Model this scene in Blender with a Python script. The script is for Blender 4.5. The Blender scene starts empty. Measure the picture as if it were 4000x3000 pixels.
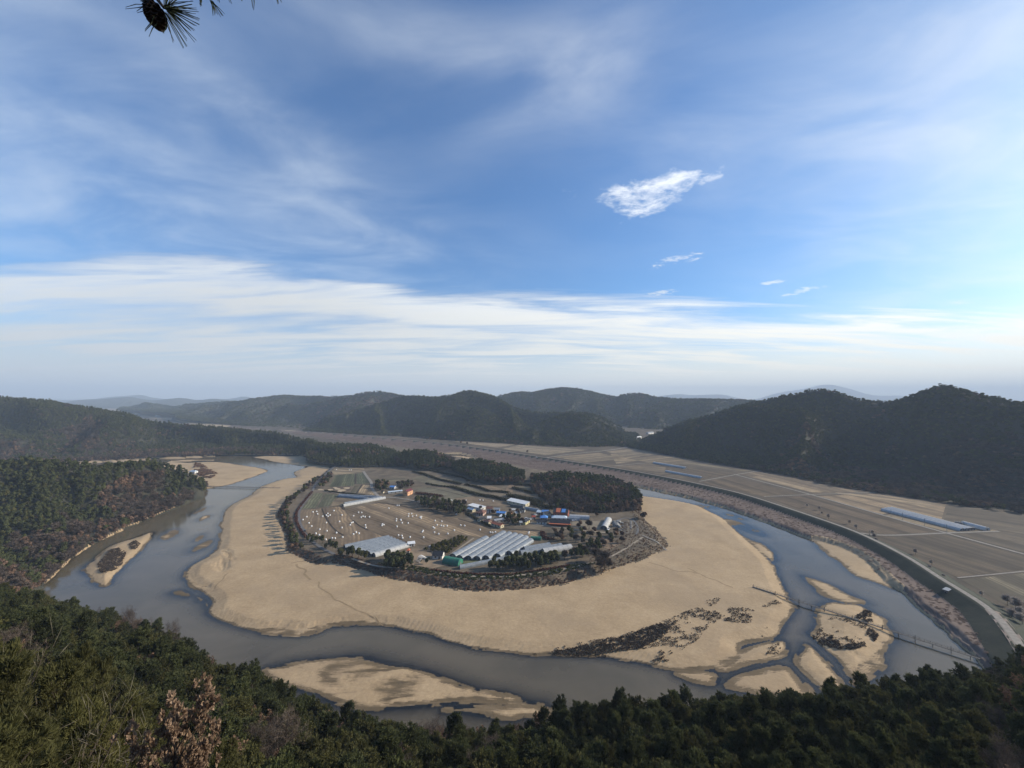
import bpy, math, random
import numpy as np
from mathutils import Vector

# ------------------------------------------------------------------ camera, sky, sun, exposure
sc = bpy.context.scene
H = 130.0                      # eye height above the river
F = 1560.0                     # focal length in photo pixels (photo 4000 x 3000)
PITCH = math.atan(56 / F)
CT, ST = math.cos(PITCH), math.sin(PITCH)
cam_d = bpy.data.cameras.new('camera'); cam = bpy.data.objects.new('camera', cam_d)
sc.collection.objects.link(cam); sc.camera = cam
cam.location = (0, 0, H); cam.rotation_euler = (math.pi / 2 + PITCH, 0, 0)
cam_d.sensor_fit = 'HORIZONTAL'; cam_d.sensor_width = 36; cam_d.lens = 36 * F / 4000
cam_d.clip_start = 0.05; cam_d.clip_end = 60000

SUN_AZ, SUN_EL = math.radians(79), math.radians(24)
sun_d = bpy.data.lights.new('sun', 'SUN'); sun = bpy.data.objects.new('sun', sun_d)
sc.collection.objects.link(sun)
sun_d.energy = 4.6; sun_d.angle = math.radians(0.53); sun_d.color = (1.0, 0.89, 0.73)
SUN_V = Vector((math.sin(SUN_AZ) * math.cos(SUN_EL), math.cos(SUN_AZ) * math.cos(SUN_EL), math.sin(SUN_EL)))
sun.rotation_euler = SUN_V.to_track_quat('Z', 'Y').to_euler()
sun.location = (300, 50, 400)

sc.view_settings.view_transform = 'Standard'; sc.view_settings.look = 'None'
sc.view_settings.gamma = 1; sc.view_settings.exposure = 0.50
sc.cycles.use_denoising = True
sc.cycles.max_bounces = 6; sc.cycles.diffuse_bounces = 2; sc.cycles.glossy_bounces = 2
sc.cycles.transparent_max_bounces = 16; sc.cycles.volume_bounces = 0
sc.cycles.transmission_bounces = 2; sc.cycles.caustics_reflective = False; sc.cycles.caustics_refractive = False


class NT:
    """small helper to write node trees"""
    def __init__(self, tree):
        self.t = tree; self.n = tree.nodes; self.n.clear()
    def new(self, kind, **kw):
        nd = self.n.new(kind)
        for k, v in kw.items(): setattr(nd, k, v)
        return nd
    def put(self, sock, v):
        if isinstance(v, bpy.types.NodeSocket): self.t.links.new(v, sock)
        elif v is not None: sock.default_value = v
    def m(self, op, a, b=None, c=None, clamp=False):
        nd = self.new('ShaderNodeMath', operation=op, use_clamp=clamp)
        for i, v in enumerate((a, b, c)): self.put(nd.inputs[i], v)
        return nd.outputs[0]
    def vm(self, op, a, b=None):
        nd = self.new('ShaderNodeVectorMath', operation=op)
        self.put(nd.inputs[0], a); self.put(nd.inputs[1], b)
        return nd.outputs[0]
    def xyz(self, x, y, z):
        nd = self.new('ShaderNodeCombineXYZ')
        for i, v in enumerate((x, y, z)): self.put(nd.inputs[i], v)
        return nd.outputs[0]
    def sep(self, v):
        nd = self.new('ShaderNodeSeparateXYZ'); self.put(nd.inputs[0], v); return nd.outputs
    def noise(self, vec, scale, detail=4, rough=0.55, dist=0.0):
        nd = self.new('ShaderNodeTexNoise'); self.put(nd.inputs['Vector'], vec)
        nd.inputs['Scale'].default_value = scale; nd.inputs['Detail'].default_value = detail
        nd.inputs['Roughness'].default_value = rough; nd.inputs['Distortion'].default_value = dist
        return nd.outputs['Fac']
    def ss(self, v, lo, hi):
        nd = self.new('ShaderNodeMapRange', interpolation_type='SMOOTHSTEP')
        for k, x in zip(('Value', 'From Min', 'From Max'), (v, lo, hi)): self.put(nd.inputs[k], x)
        return nd.outputs[0]
    def mix(self, fac, a, b, mode='MIX'):
        nd = self.new('ShaderNodeMix', data_type='RGBA', blend_type=mode)
        self.put(nd.inputs['Factor'], fac)
        for k, v in ((6, a), (7, b)):
            if isinstance(v, tuple) and len(v) == 3: v = v + (1,)
            self.put(nd.inputs[k], v)
        return nd.outputs[2]
    def ramp(self, fac, stops):
        nd = self.new('ShaderNodeValToRGB'); e = nd.color_ramp.elements
        while len(e) < len(stops): e.new(0.5)
        for el, (p, c) in zip(e, stops): el.position = p; el.color = tuple(c) + (1,)
        self.put(nd.inputs[0], fac); return nd.outputs[0]
    def curve(self, fac, pts):
        nd = self.new('ShaderNodeFloatCurve'); c = nd.mapping.curves[0]
        nd.mapping.use_clip = False
        for i, p in enumerate(pts):
            if i < 2: c.points[i].location = p
            else: c.points.new(*p)
        nd.mapping.update(); self.put(nd.inputs['Value'], fac); return nd.outputs[0]


world = bpy.data.worlds.new("World"); sc.world = world; world.use_nodes = True
w = NT(world.node_tree)
sky = w.new('ShaderNodeTexSky', sky_type='NISHITA', sun_disc=False, sun_elevation=SUN_EL, sun_rotation=SUN_AZ,
            altitude=100, air_density=1.0, dust_density=1.2, ozone_density=3.0)
d = w.new('ShaderNodeTexCoord').outputs['Generated']
dx, dy, dz = w.sep(d)
hl = w.m('SQRT', w.m('ADD', w.m('MULTIPLY', dx, dx), w.m('MULTIPLY', dy, dy)))
el = w.m('DIVIDE', dz, w.m('MAXIMUM', hl, 0.001))
az = w.m('ARCTAN2', dx, dy)
zz = w.m('ADD', w.m('MAXIMUM', dz, 0.0), 0.09)
plane = w.xyz(w.m('DIVIDE', dx, zz), w.m('DIVIDE', dy, zz), 0.0)      # a flat cloud layer overhead
def rot_scale(v, ang, sx, sy):
    nd = w.new('ShaderNodeMapping'); w.put(nd.inputs['Vector'], v)
    nd.inputs['Rotation'].default_value = (0, 0, math.radians(ang)); nd.inputs['Scale'].default_value = (sx, sy, 1)
    return nd.outputs[0]
n_big = w.noise(rot_scale(plane, 15, 0.5, 0.9), 1.0, 5, 0.6, 0.6)
n_str = w.noise(rot_scale(plane, -4, 0.35, 1.5), 1.6, 7, 0.62, 0.5)
n_fine = w.noise(rot_scale(plane, 30, 1.0, 1.5), 8.5, 9, 0.66, 0.5)
n_puff = w.noise(plane, 26.0, 6, 0.6); n_mid = w.noise(plane, 4.2, 3, 0.5)
n_wisp = w.noise(rot_scale(plane, 62, 0.75, 1.25), 2.0, 7, 0.56, 0.5)
def ae(px, py):
    a = math.atan((px - 2000) / F); return a, (1556 - py) / F * math.cos(a)
# long bank of cloud: upper edge follows the horizon all round, its height varies with the bearing
edge = [(-200, 1000), (500, 990), (1000, 985), (1400, 1045), (1650, 1125), (2000, 1140), (2600, 1150), (3200, 1180), (4000, 1190), (4400, 1200)]
pts = [(0.0, 0.2), (0.09, 0.2)] + [((ae(*p)[0] + 1.6) / 3.2, ae(*p)[1]) for p in edge] + [(0.93, 0.2), (1.0, 0.2)]
bh = w.curve(w.m('DIVIDE', w.m('ADD', az, 1.6), 3.2), pts)
up = w.m('ADD', w.m('SUBTRACT', bh, el), w.m('MULTIPLY', w.m('SUBTRACT', n_str, 0.5), 0.16))
band = w.ss(up, -0.012, 0.05)
low = w.ss(el, 0.19, 0.02)                                         # towards the horizon the bank thickens into haze
streak = w.ss(n_str, 0.30, 0.62)
body = w.m('MULTIPLY', band, w.m('ADD', 0.36, w.m('MULTIPLY', streak, 0.60)))
body = w.m('MAXIMUM', body, w.m('MULTIPLY', low, 0.93))
def blob(px, py, rx, ry, tilt=0.0):
    a, e = ae(px, py)
    u = w.m('SUBTRACT', az, a); v = w.m('SUBTRACT', w.m('SUBTRACT', el, e), w.m('MULTIPLY', u, tilt))
    u = w.m('DIVIDE', u, rx); v = w.m('DIVIDE', v, ry)
    return w.m('EXPONENT', w.m('MULTIPLY', w.m('ADD', w.m('MULTIPLY', u, u), w.m('MULTIPLY', v, v)), -1.0))
veil = 0.0
for b in ((300, 300, .40, .30, -.15), (950, 520, .25, .10, -.25), (2150, 250, .34, .16, .25), (1500, 60, .3, .1, 0), (3500, 250, .42, .20, 0.0), (900, 900, .5, .12, 0), (3900, 900, .25, .25, 0)):
    veil = w.m('ADD', veil, blob(*b))
veil = w.m('MULTIPLY', w.m('MINIMUM', veil, 1.1), w.m('ADD', 0.05, w.m('MULTIPLY', w.ss(w.m('ADD', w.m('MULTIPLY', n_wisp, 0.6), w.m('MULTIPLY', n_big, 0.4)), 0.36, 0.70), 0.40)))
puff = 0.0
for b in ((2690, 690, .085, .028, .12), (2400, 735, .11, .040, -.10), (2480, 800, .06, .03, 0), (2560, 730, .09, .04, .2)):
    puff = w.m('ADD', puff, blob(*b))
puff = w.m('MULTIPLY', w.m('MULTIPLY', w.ss(puff, .06, .5), 0.85), w.ss(w.m('ADD', w.m('MULTIPLY', w.m('MINIMUM', puff, 1.2), 0.34), w.m('SUBTRACT', w.m('MULTIPLY', w.m('ADD', w.m('MULTIPLY', n_fine, .42), w.m('ADD', w.m('MULTIPLY', n_puff, .20), w.m('MULTIPLY', n_mid, .50))), 2.4), 1.50)), 0.0, 0.55))
small = 0.0
for b in ((2650, 1010, .07, .012, .1), (2600, 1140, .05, .008, .1), (3010, 1100, .03, .006, 0), (3150, 1130, .05, .006, .1), (3950, 1075, .02, .005, 0), (3800, 1175, .03, .005, 0),):
    small = w.m('ADD', small, blob(*b))
small = w.m('MULTIPLY', w.m('MULTIPLY', w.ss(small, .08, .5), 0.6), w.ss(w.m('ADD', w.m('MULTIPLY', small, 0.36), w.m('MULTIPLY', w.m('SUBTRACT', n_fine, 0.58), 2.2)), 0.0, 0.45))
cov = w.m('MAXIMUM', w.m('MAXIMUM', body, veil), w.m('MAXIMUM', puff, small), clamp=True)
gleam = w.ss(az, -0.9, 1.1)                                        # cloud turned to the sun is brighter
ccol = w.mix(gleam, (5.2, 5.4, 5.5), (9.4, 9.0, 7.8))
ccol = w.mix(w.ss(w.m('SUBTRACT', veil, body), -0.05, 0.05), ccol, w.mix(gleam, (5.6, 6.3, 7.1), (8.3, 8.4, 8.4)))
ccol = w.mix(w.m('MULTIPLY', band, w.ss(up, 0.14, 0.0)), ccol, w.mix(gleam, (5.9, 6.3, 6.7), (9.6, 9.4, 8.7)))
ccol = w.mix(puff, ccol, (9.0, 9.2, 9.6))
SKY_TINT = (0.62, 0.97, 1.27)
gleam = w.ss(az, -0.9, 1.1)
skyc = w.mix(1.0, sky.outputs[0], w.mix(w.ss(az, .2, 1.2), SKY_TINT, (0.74, 0.95, 1.12)), 'MULTIPLY')
bg = w.new('ShaderNodeBackground'); w.put(bg.inputs['Color'], w.mix(cov, skyc, ccol)); bg.inputs['Strength'].default_value = 0.098
w.t.links.new(bg.outputs[0], w.new('ShaderNodeOutputWorld').inputs['Surface'])

# ------------------------------------------------------------------ helpers
rng = np.random.default_rng(7); random.seed(7)
C = sc.collection

def ray(px, py):
    px = np.asarray(px, float); py = np.asarray(py, float)
    xc = (px - 2000) / F; yc = (1500 - py) / F
    return np.stack([xc, CT - yc * ST, ST + yc * CT], -1)
def P(px, py, z=0.0):
    """where the sight line of a photo pixel meets the level z"""
    r = ray(px, py); t = (z - H) / r[..., 2]
    return np.stack([r[..., 0] * t, r[..., 1] * t, np.full_like(t, z)], -1)
def Q(px, py, dist):
    """the point of that sight line at the distance dist straight ahead"""
    r = ray(px, py); t = np.asarray(dist, float) / r[..., 1]
    return r * t[..., None] + np.array([0, 0, H])
def L(v, pts):
    """points read off an enlarged view: v = (x0, y0, scale)"""
    a = np.array(pts, float); return np.stack([v[0] + a[:, 0] * v[2], v[1] + a[:, 1] * v[2]], -1)
Z0 = (0, 0, 1.8083); Z4 = (0, 1500, .6027); Z5 = (2400, 1450, .7533); Z7 = (0, 2200, .904); Z8 = (2000, 2200, .904)
ZA = (1100, 1750, .2712); ZB = (1600, 1750, .2712); ZC = (2000, 1850, .2938); ZD = (500, 1750, .3617); ZE = (2900, 2200, .4973)
ZR = (1000, 1480, .7233); ZG = (1500, 2050, .3165); ZH = (1800, 1880, .1808); ZF = (3300, 1900, .3316); ZK = (2200, 1900, .1808); ZL = (1200, 1700, .2712)
def G(v, pts, z=0.0):
    a = L(v, pts); return P(a[:, 0], a[:, 1], z)
def cat(*a): return np.concatenate(a, 0)

def chaikin(p, n=2, closed=True):
    for _ in range(n):
        if closed: q = np.roll(p, -1, 0); p = np.stack([p * .75 + q * .25, p * .25 + q * .75], 1).reshape(-1, p.shape[1])
        else:
            a, b = p[:-1], p[1:]
            p = np.concatenate([p[:1], np.stack([a * .75 + b * .25, a * .25 + b * .75], 1).reshape(-1, p.shape[1]), p[-1:]], 0)
    return p
def resample(p, n):
    s = np.concatenate([[0], np.cumsum(np.linalg.norm(np.diff(p, axis=0), axis=1))]); t = np.linspace(0, s[-1], n)
    return np.stack([np.interp(t, s, p[:, k]) for k in range(p.shape[1])], -1)

def vnoise(x, y, seed=0):
    xi = np.floor(x).astype(np.int64); yi = np.floor(y).astype(np.int64)
    fx = x - xi; fy = y - yi; fx = fx * fx * (3 - 2 * fx); fy = fy * fy * (3 - 2 * fy)
    def h(a, b):
        v = (a * 374761393 + b * 668265263 + seed * 974711) & 0xffffffff
        v = ((v ^ (v >> 13)) * 1274126177) & 0xffffffff
        return ((v ^ (v >> 16)) & 0xffff) / 65535.0
    return (h(xi, yi) * (1 - fx) + h(xi + 1, yi) * fx) * (1 - fy) + (h(xi, yi + 1) * (1 - fx) + h(xi + 1, yi + 1) * fx) * fy
def fbm(x, y, scale, octv=4, seed=0):
    s = 0; a = 0.5; tot = 0
    for o in range(octv):
        s = s + a * vnoise(x / scale * 2 ** o + 17.3 * o, y / scale * 2 ** o - 9.1 * o, seed + o); tot += a; a *= 0.5
    return s / tot - 0.5
def sstep(x, a, b):
    t = np.clip((x - a) / (b - a), 0, 1); return t * t * (3 - 2 * t)
def sdf(poly, x, y, pad=40.0):
    """signed distance to a closed outline, positive inside"""
    poly = np.asarray(poly)[:, :2]; out = np.full(x.shape, -pad)
    m = (x > poly[:, 0].min() - pad) & (x < poly[:, 0].max() + pad) & (y > poly[:, 1].min() - pad) & (y < poly[:, 1].max() + pad)
    X = x[m]; Y = y[m]
    if not X.size: return out
    d2 = np.full(X.shape, 1e18); ins = np.zeros(X.shape, bool)
    for (ax, ay), (bx, by) in zip(poly, np.roll(poly, -1, 0)):
        ex, ey = bx - ax, by - ay; l = ex * ex + ey * ey
        if l < 1e-9: continue
        t = np.clip(((X - ax) * ex + (Y - ay) * ey) / l, 0, 1)
        d2 = np.minimum(d2, (X - ax - ex * t) ** 2 + (Y - ay - ey * t) ** 2)
        ins ^= ((ay > Y) != (by > Y)) & (X < ax + (Y - ay) * ex / (ey if ey else 1e-9))
    dd = np.sqrt(d2); out[m] = np.where(ins, dd, -np.minimum(dd, pad)); return out
def pdist(line, x, y):
    d2 = np.full(x.shape, 1e18)
    for (ax, ay), (bx, by) in zip(line[:-1, :2], line[1:, :2]):
        ex, ey = bx - ax, by - ay; l = ex * ex + ey * ey + 1e-9
        t = np.clip(((x - ax) * ex + (y - ay) * ey) / l, 0, 1)
        d2 = np.minimum(d2, (x - ax - ex * t) ** 2 + (y - ay - ey * t) ** 2)
    return np.sqrt(d2)

def mesh_np(name, v, f, smooth=True, attrs=None):
    """a mesh from numpy vertices and faces that all have the same number of corners"""
    v = np.asarray(v, np.float32); f = np.asarray(f, np.int32); k = f.shape[1]
    me = bpy.data.meshes.new(name)
    me.vertices.add(len(v)); me.vertices.foreach_set('co', v.ravel())
    me.loops.add(f.size); me.loops.foreach_set('vertex_index', f.ravel())
    me.polygons.add(len(f)); me.polygons.foreach_set('loop_start', np.arange(0, f.size, k, dtype=np.int32))
    if smooth: me.polygons.foreach_set('use_smooth', np.ones(len(f), bool))
    for an, (data, typ) in (attrs or {}).items():
        a = me.attributes.new(an, typ, 'POINT'); a.data.foreach_set('value' if typ in ('FLOAT', 'INT') else 'vector', np.ascontiguousarray(data).ravel())
    me.update(calc_edges=True); return me
def link(name, me, mat=None, parent=None, **props):
    o = bpy.data.objects.new(name, me); C.objects.link(o)
    if mat and not me.materials: me.materials.append(mat)
    if parent: o.parent = parent
    for k, x in props.items(): o[k] = x
    return o
def structure(name, me, mat): return link(name, me, mat, kind='structure')
def thing(name, label, category, loc, rz=0.0, group=None):
    o = bpy.data.objects.new(name, None); C.objects.link(o)
    o.location = tuple(float(q) for q in loc); o.rotation_euler = (0, 0, rz); o['label'] = label; o['category'] = category
    if group: o['group'] = group
    return o

class MB:
    """collects polygons of any size for one mesh"""
    def __init__(self): self.v = []; self.f = []
    def add(self, v, f):
        n = len(self.v); self.v += [tuple(float(q) for q in p) for p in v]; self.f += [tuple(i + n for i in q) for q in f]; return self
    def box(self, c, s, rz=0.0):
        x, y, z = s[0] / 2, s[1] / 2, s[2] / 2; ca, sa = math.cos(rz), math.sin(rz)
        v = [(c[0] + a * x * ca - b * y * sa, c[1] + a * x * sa + b * y * ca, c[2] + k * z) for k in (-1, 1) for a, b in ((-1, -1), (1, -1), (1, 1), (-1, 1))]
        return self.add(v, [(3, 2, 1, 0), (4, 5, 6, 7), (0, 1, 5, 4), (1, 2, 6, 5), (2, 3, 7, 6), (3, 0, 4, 7)])
    def tube(self, p, q, r0, r1=None, n=6):
        r1 = r0 if r1 is None else r1; p = np.array(p, float); q = np.array(q, float); d_ = q - p; d_ /= np.linalg.norm(d_) + 1e-9
        a = np.cross(d_, (0, 0, 1) if abs(d_[2]) < .9 else (1, 0, 0)); a /= np.linalg.norm(a); b = np.cross(d_, a)
        ring = [(math.cos(2 * math.pi * i / n), math.sin(2 * math.pi * i / n)) for i in range(n)]
        v = [p + (a * c + b * s) * r0 for c, s in ring] + [q + (a * c + b * s) * r1 for c, s in ring]
        return self.add(v, [(i, (i + 1) % n, n + (i + 1) % n, n + i) for i in range(n)] + [tuple(range(n - 1, -1, -1)), tuple(range(n, 2 * n))])
    def build(self, name, mat, parent=None, smooth=False, **props):
        me = bpy.data.meshes.new(name); me.from_pydata(self.v, [], self.f); me.update()
        if smooth: me.polygons.foreach_set('use_smooth', np.ones(len(me.polygons), bool))
        return link(name, me, mat, parent, **props)

# ------------------------------------------------------------------ materials
MATS = {}
def pmat(name, col, rough=0.8, col2=None, scale=1.0, rand=0.0, bump=0.0, bscale=None, metal=0.0, spec=0.3, col3=None, detail=5, stripe=None):
    """Principled with a noise-varied colour in the object's own coordinates"""
    if name in MATS: return MATS[name]
    m = bpy.data.materials.new(name); m.use_nodes = True; t = NT(m.node_tree); MATS[name] = m
    co = t.new('ShaderNodeTexCoord').outputs['Object']
    col2 = col2 or tuple(c * 0.75 for c in col)
    n = t.noise(co, scale, detail, 0.62)
    stops = [(0.34, col2), (0.66, col)] if not col3 else [(0.32, col2), (0.5, col), (0.68, col3)]
    c = t.ramp(n, stops)
    if stripe:                       # (angle, period, depth, second tone): drilled rows, planks, ribs
        ang, per, dep, tone = stripe
        mp = t.new('ShaderNodeMapping'); t.put(mp.inputs['Vector'], co); mp.inputs['Rotation'].default_value = (0, 0, -ang)
        sx, sy, _ = t.sep(mp.outputs[0])
        sy = t.m('ADD', sy, t.m('MULTIPLY', t.m('SUBTRACT', t.noise(co, 0.05, 2), 0.5), per * 1.5))
        s = t.m('SINE', t.m('MULTIPLY', sy, 2 * math.pi / per))
        n2 = t.noise(t.xyz(t.m('MULTIPLY', sx, .03), t.m('MULTIPLY', sy, 1.0 / per), 0.0), 1.0, 3)
        s = t.m('ADD', t.m('MULTIPLY', s, 0.35), t.m('MULTIPLY', n2, 0.9))
        plot = t.noise(t.xyz(t.m('MULTIPLY', sx, .002), t.m('MULTIPLY', sy, 1.0 / (per * 4.5)), 0.0), 1.0, 2)
        c = t.mix(1.0, c, t.ramp(plot, [(.38, (.50, .48, .47)), (.45, (.78, .77, .76)), (.52, (1.05, 1.05, 1.02)), (.60, (1.6, 1.55, 1.42))]), 'MULTIPLY')
        c = t.mix(t.m('MULTIPLY', t.ss(s, 0.15, 0.75), dep), c, tone)
    if rand:
        oi = t.new('ShaderNodeObjectInfo').outputs['Random']
        c = t.mix(1.0, c, t.ramp(oi, [(0, (1 - rand,) * 3), (1, (1 + rand,) * 3)]), 'MULTIPLY')
    b = t.new('ShaderNodeBsdfPrincipled'); t.put(b.inputs['Base Color'], c)
    b.inputs['Roughness'].default_value = rough; b.inputs['Metallic'].default_value = metal; b.inputs['Specular IOR Level'].default_value = spec
    if bump:
        bp = t.new('ShaderNodeBump'); bp.inputs['Strength'].default_value = min(1.0, bump); bp.inputs['Distance'].default_value = max(0.02, bump)
        t.put(bp.inputs['Height'], t.noise(co, bscale or scale * 2, 5, 0.65)); t.put(b.inputs['Normal'], bp.outputs[0])
    t.t.links.new(b.outputs[0], t.new('ShaderNodeOutputMaterial').inputs['Surface'])
    return m
# ------------------------------------------------------------------ land and river: one height field cut into its surfaces
ZS, ZV = 0.6, 4.2              # level of the dry sand, of the village ground
river = chaikin(cat(
    G(Z5, [(-60, 575), (0, 580), (150, 605), (400, 660), (550, 700), (700, 750), (860, 810), (1000, 868), (1110, 885), (1250, 940), (1340, 1000), (1400, 1060), (1430, 1100), (1550, 1180), (1600, 1240), (1700, 1310), (1800, 1410), (1900, 1490), (1950, 1560), (1985, 1610)]),
    np.array([(262, 150, 0), (230, 110, 0), (60, 90, 0), (-120, 110, 0), (-330, 180, 0)]),
    G(Z4, [(180, 1340), (290, 1280), (380, 1180), (540, 1060), (690, 990), (840, 920), (1030, 840), (1190, 780), (1290, 710), (1310, 640), (1180, 560), (900, 530), (500, 545), (-300, 560), (-900, 560), (-900, 535), (-300, 530), (300, 527), (500, 517), (930, 487), (1200, 482), (1480, 462), (1640, 466), (1900, 465), (2040, 475), (2110, 485)]),
    P(np.array([1400, 1700, 2000, 2200]), np.array([1830, 1880, 1900, 1890]))), 1)
SANDS = [  # outline, top level, shore slope
    (cat(G(ZD, [(2212, 150), (2100, 165), (1900, 215), (1760, 275), (1840, 320), (1700, 325), (1430, 410), (1380, 470), (1250, 550), (1060, 640), (1020, 720), (1010, 800), (980, 850), (1000, 900), (975, 960), (990, 1030), (945, 1100), (850, 1180), (700, 1250), (620, 1320), (600, 1430)], ZS * .3),
         G(Z4, [(1195, 1270), (1260, 1330), (1330, 1370), (1372, 1410), (1350, 1450), (1335, 1470), (1345, 1495), (1420, 1540), (1550, 1590), (1700, 1620), (1900, 1635), (2040, 1622), (2090, 1585)]),
         G(Z7, [(1300, 312), (1380, 300), (1405, 280), (1530, 268), (1680, 268), (1720, 282), (1850, 310), (1950, 345), (2050, 370), (2212, 383)]),
         G(Z8, [(60, 395), (300, 400), (430, 410), (560, 435), (640, 452), (730, 466), (860, 455), (960, 420), (985, 390), (975, 360), (1010, 345), (1100, 330), (1160, 315), (1170, 290), (1200, 245), (1240, 195), (1190, 150)]),
         G(Z5, [(905, 1170), (862, 1080), (845, 1020), (820, 995), (790, 960), (700, 880), (640, 830), (560, 760), (480, 720), (420, 690), (250, 660), (90, 640)]), P(np.array([2300, 1700, 1330]), np.array([1920, 1950, 1830]))), 1.25, .15),
    (G(ZD, [(300, 172), (470, 150), (640, 160), (700, 158), (940, 145), (1100, 165), (1300, 195), (1430, 215), (1495, 238), (1485, 262), (1400, 300), (1280, 340), (1150, 385), (1000, 418), (870, 445), (700, 450), (400, 300)]), 1.1, .08),
    (G(ZD, [(-200, 150), (-60, 138), (190, 122), (250, 128), (60, 148), (-150, 165)]), .8, .3),
    (G(ZD, [(500, 130), (870, 124), (985, 126), (900, 136), (600, 146), (380, 158)]), .8, .3),
    (G(ZD, [(1330, 100), (1420, 90), (1700, 85), (1900, 95), (2080, 130), (2110, 165), (1930, 205), (1750, 175), (1560, 150), (1480, 125)]), 1.0, .1),
    (G(Z4, [(870, 1002), (950, 968), (1000, 957), (980, 1000), (945, 1030), (920, 1075), (880, 1120), (830, 1170), (780, 1210), (740, 1265), (700, 1310), (660, 1315), (592, 1285), (600, 1250), (560, 1240), (527, 1212), (560, 1170), (610, 1140), (660, 1090), (740, 1040), (830, 1015)]), 1.2, .22),
    (G(Z4, [(1275, 885), (1300, 862), (1350, 847), (1365, 855), (1330, 880), (1285, 895)]), .55, .12),
    (G(Z4, [(1035, 1005), (1090, 952), (1150, 940), (1152, 975), (1100, 1000), (1060, 1015)]), .12, .06),
    (G(Z4, [(1235, 1095), (1260, 1060), (1370, 1005), (1378, 1022), (1300, 1075)]), .05, .06), (G(Z4, [(1262, 1022), (1310, 968), (1318, 985), (1290, 1015)]), .0, .06),
    (G(Z4, [(1230, 850), (1280, 822), (1350, 790), (1330, 812), (1270, 845)]), .1, .06),
    (G(Z4, [(1100, 1347), (1180, 1342), (1255, 1360), (1240, 1385), (1140, 1377)]), .4, .1),
    (G(Z4, [(1252, 1380), (1290, 1370), (1330, 1390), (1300, 1422)]), .3, .1), (G(Z4, [(1315, 1432), (1345, 1402), (1368, 1440), (1340, 1460)]), .3, .1),
    (cat(G(Z7, [(1122, 462), (1250, 435), (1400, 408), (1480, 400), (1560, 408), (1680, 430), (1800, 450), (1870, 470), (1900, 490), (2000, 530), (2100, 555), (2212, 575)]), G(Z8, [(80, 597), (150, 615), (0, 603)]), G(Z7, [(2050, 598), (1900, 612), (1750, 624), (1600, 634), (1500, 620), (1430, 602), (1350, 570), (1250, 535), (1150, 492)])), .26, .09),
    (cat(G(Z7, [(1870, 634), (2050, 618), (2212, 622)]), G(Z8, [(120, 622), (210, 642), (190, 672), (60, 655)]), G(Z7, [(2212, 678), (2050, 652)])), .5, .08),
    (G(ZE, [(455, 92), (520, 110), (700, 170), (870, 260), (965, 300), (930, 332), (780, 312), (640, 270), (560, 200)]), .28, .05),
    (G(ZE, [(600, 335), (640, 295), (760, 305), (900, 320), (960, 340), (1040, 400), (1120, 432), (1165, 520), (1218, 592), (1200, 632), (1155, 682), (1140, 790), (1060, 870), (920, 942), (863, 962), (845, 900), (780, 810), (700, 720), (620, 662), (560, 602), (510, 555), (560, 500), (572, 400)]), 1.3, .10),
    (G(ZE, [(497, 628), (560, 660), (640, 740), (720, 830), (790, 940), (798, 1022), (730, 1036), (660, 1031), (560, 930), (470, 850), (414, 790), (425, 720), (455, 695)]), .45, .10),
    (G(Z8, [(1183, 442), (1230, 490), (1268, 572), (1200, 572), (1100, 566), (1000, 552), (905, 541), (970, 490), (1080, 462)]), .30, .07),
    (G(Z8, [(1265, 515), (1300, 545), (1302, 580), (1275, 578)]), .25, .1),
    (G(Z8, [(680, 472), (800, 464), (900, 484), (882, 532), (780, 514)]), .35, .12),
    (G(Z8, [(872, 467), (930, 442), (968, 402), (1005, 372), (1090, 350), (1162, 324), (1198, 350), (1182, 392), (1100, 417), (1020, 432), (950, 462)]), .85, .12),
    (G(Z5, [(1020, 872), (1120, 885), (1250, 940), (1340, 1008), (1352, 1035), (1420, 1085), (1475, 1145), (1350, 1092), (1250, 1062), (1190, 1000), (1100, 945)]), .34, .10),
    (G(Z5, [(640, 845), (720, 878), (800, 918), (842, 970), (822, 1002), (740, 930)]), .28, .10),
    (G(Z5, [(565, 762), (650, 778), (780, 838), (785, 862), (680, 832), (600, 790)]), .02, .06),
    (G(Z5, [(420, 690), (540, 705), (545, 715), (450, 705)]), .0, .05), (G(Z5, [(570, 735), (650, 752), (680, 775), (600, 755)]), .0, .05),
    (P(np.array([1700, 1780, 1860, 1850, 1760]), np.array([1790, 1776, 1790, 1800, 1800])), .8, .2)]
pond = chaikin(P(np.array([1640, 1710, 1800, 1870, 1840, 1760, 1660]), np.array([1790, 1770, 1772, 1790, 1802, 1800, 1802])), 1)
plateau = chaikin(cat(
    G(ZD, [(2212, 190), (2050, 330), (1960, 400), (1800, 490), (1700, 560), (1620, 660), (1588, 720), (1612, 790), (1650, 830), (1660, 900), (1690, 950), (1700, 1020), (1690, 1100), (1760, 1140), (1850, 1190), (1930, 1230), (2060, 1280)], 1.2),
    G(ZG, [(-630, 460), (0, 655), (250, 700), (360, 715), (500, 755), (750, 790), (900, 815), (1100, 830), (1300, 832), (1600, 820), (1900, 785), (2212, 745)], 1.2),
    G(ZC, [(700, 1470), (1000, 1390), (1300, 1290), (1600, 1200), (1850, 1100), (2095, 985), (2085, 930), (2000, 830), (1900, 720), (1790, 640), (1740, 560), (1660, 400)], 1.2),
    P(np.array([2440, 2330, 2180, 1950, 1700, 1500, 1350]), np.array([1930, 1880, 1858, 1812, 1775, 1740, 1750]))), 1)
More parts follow.
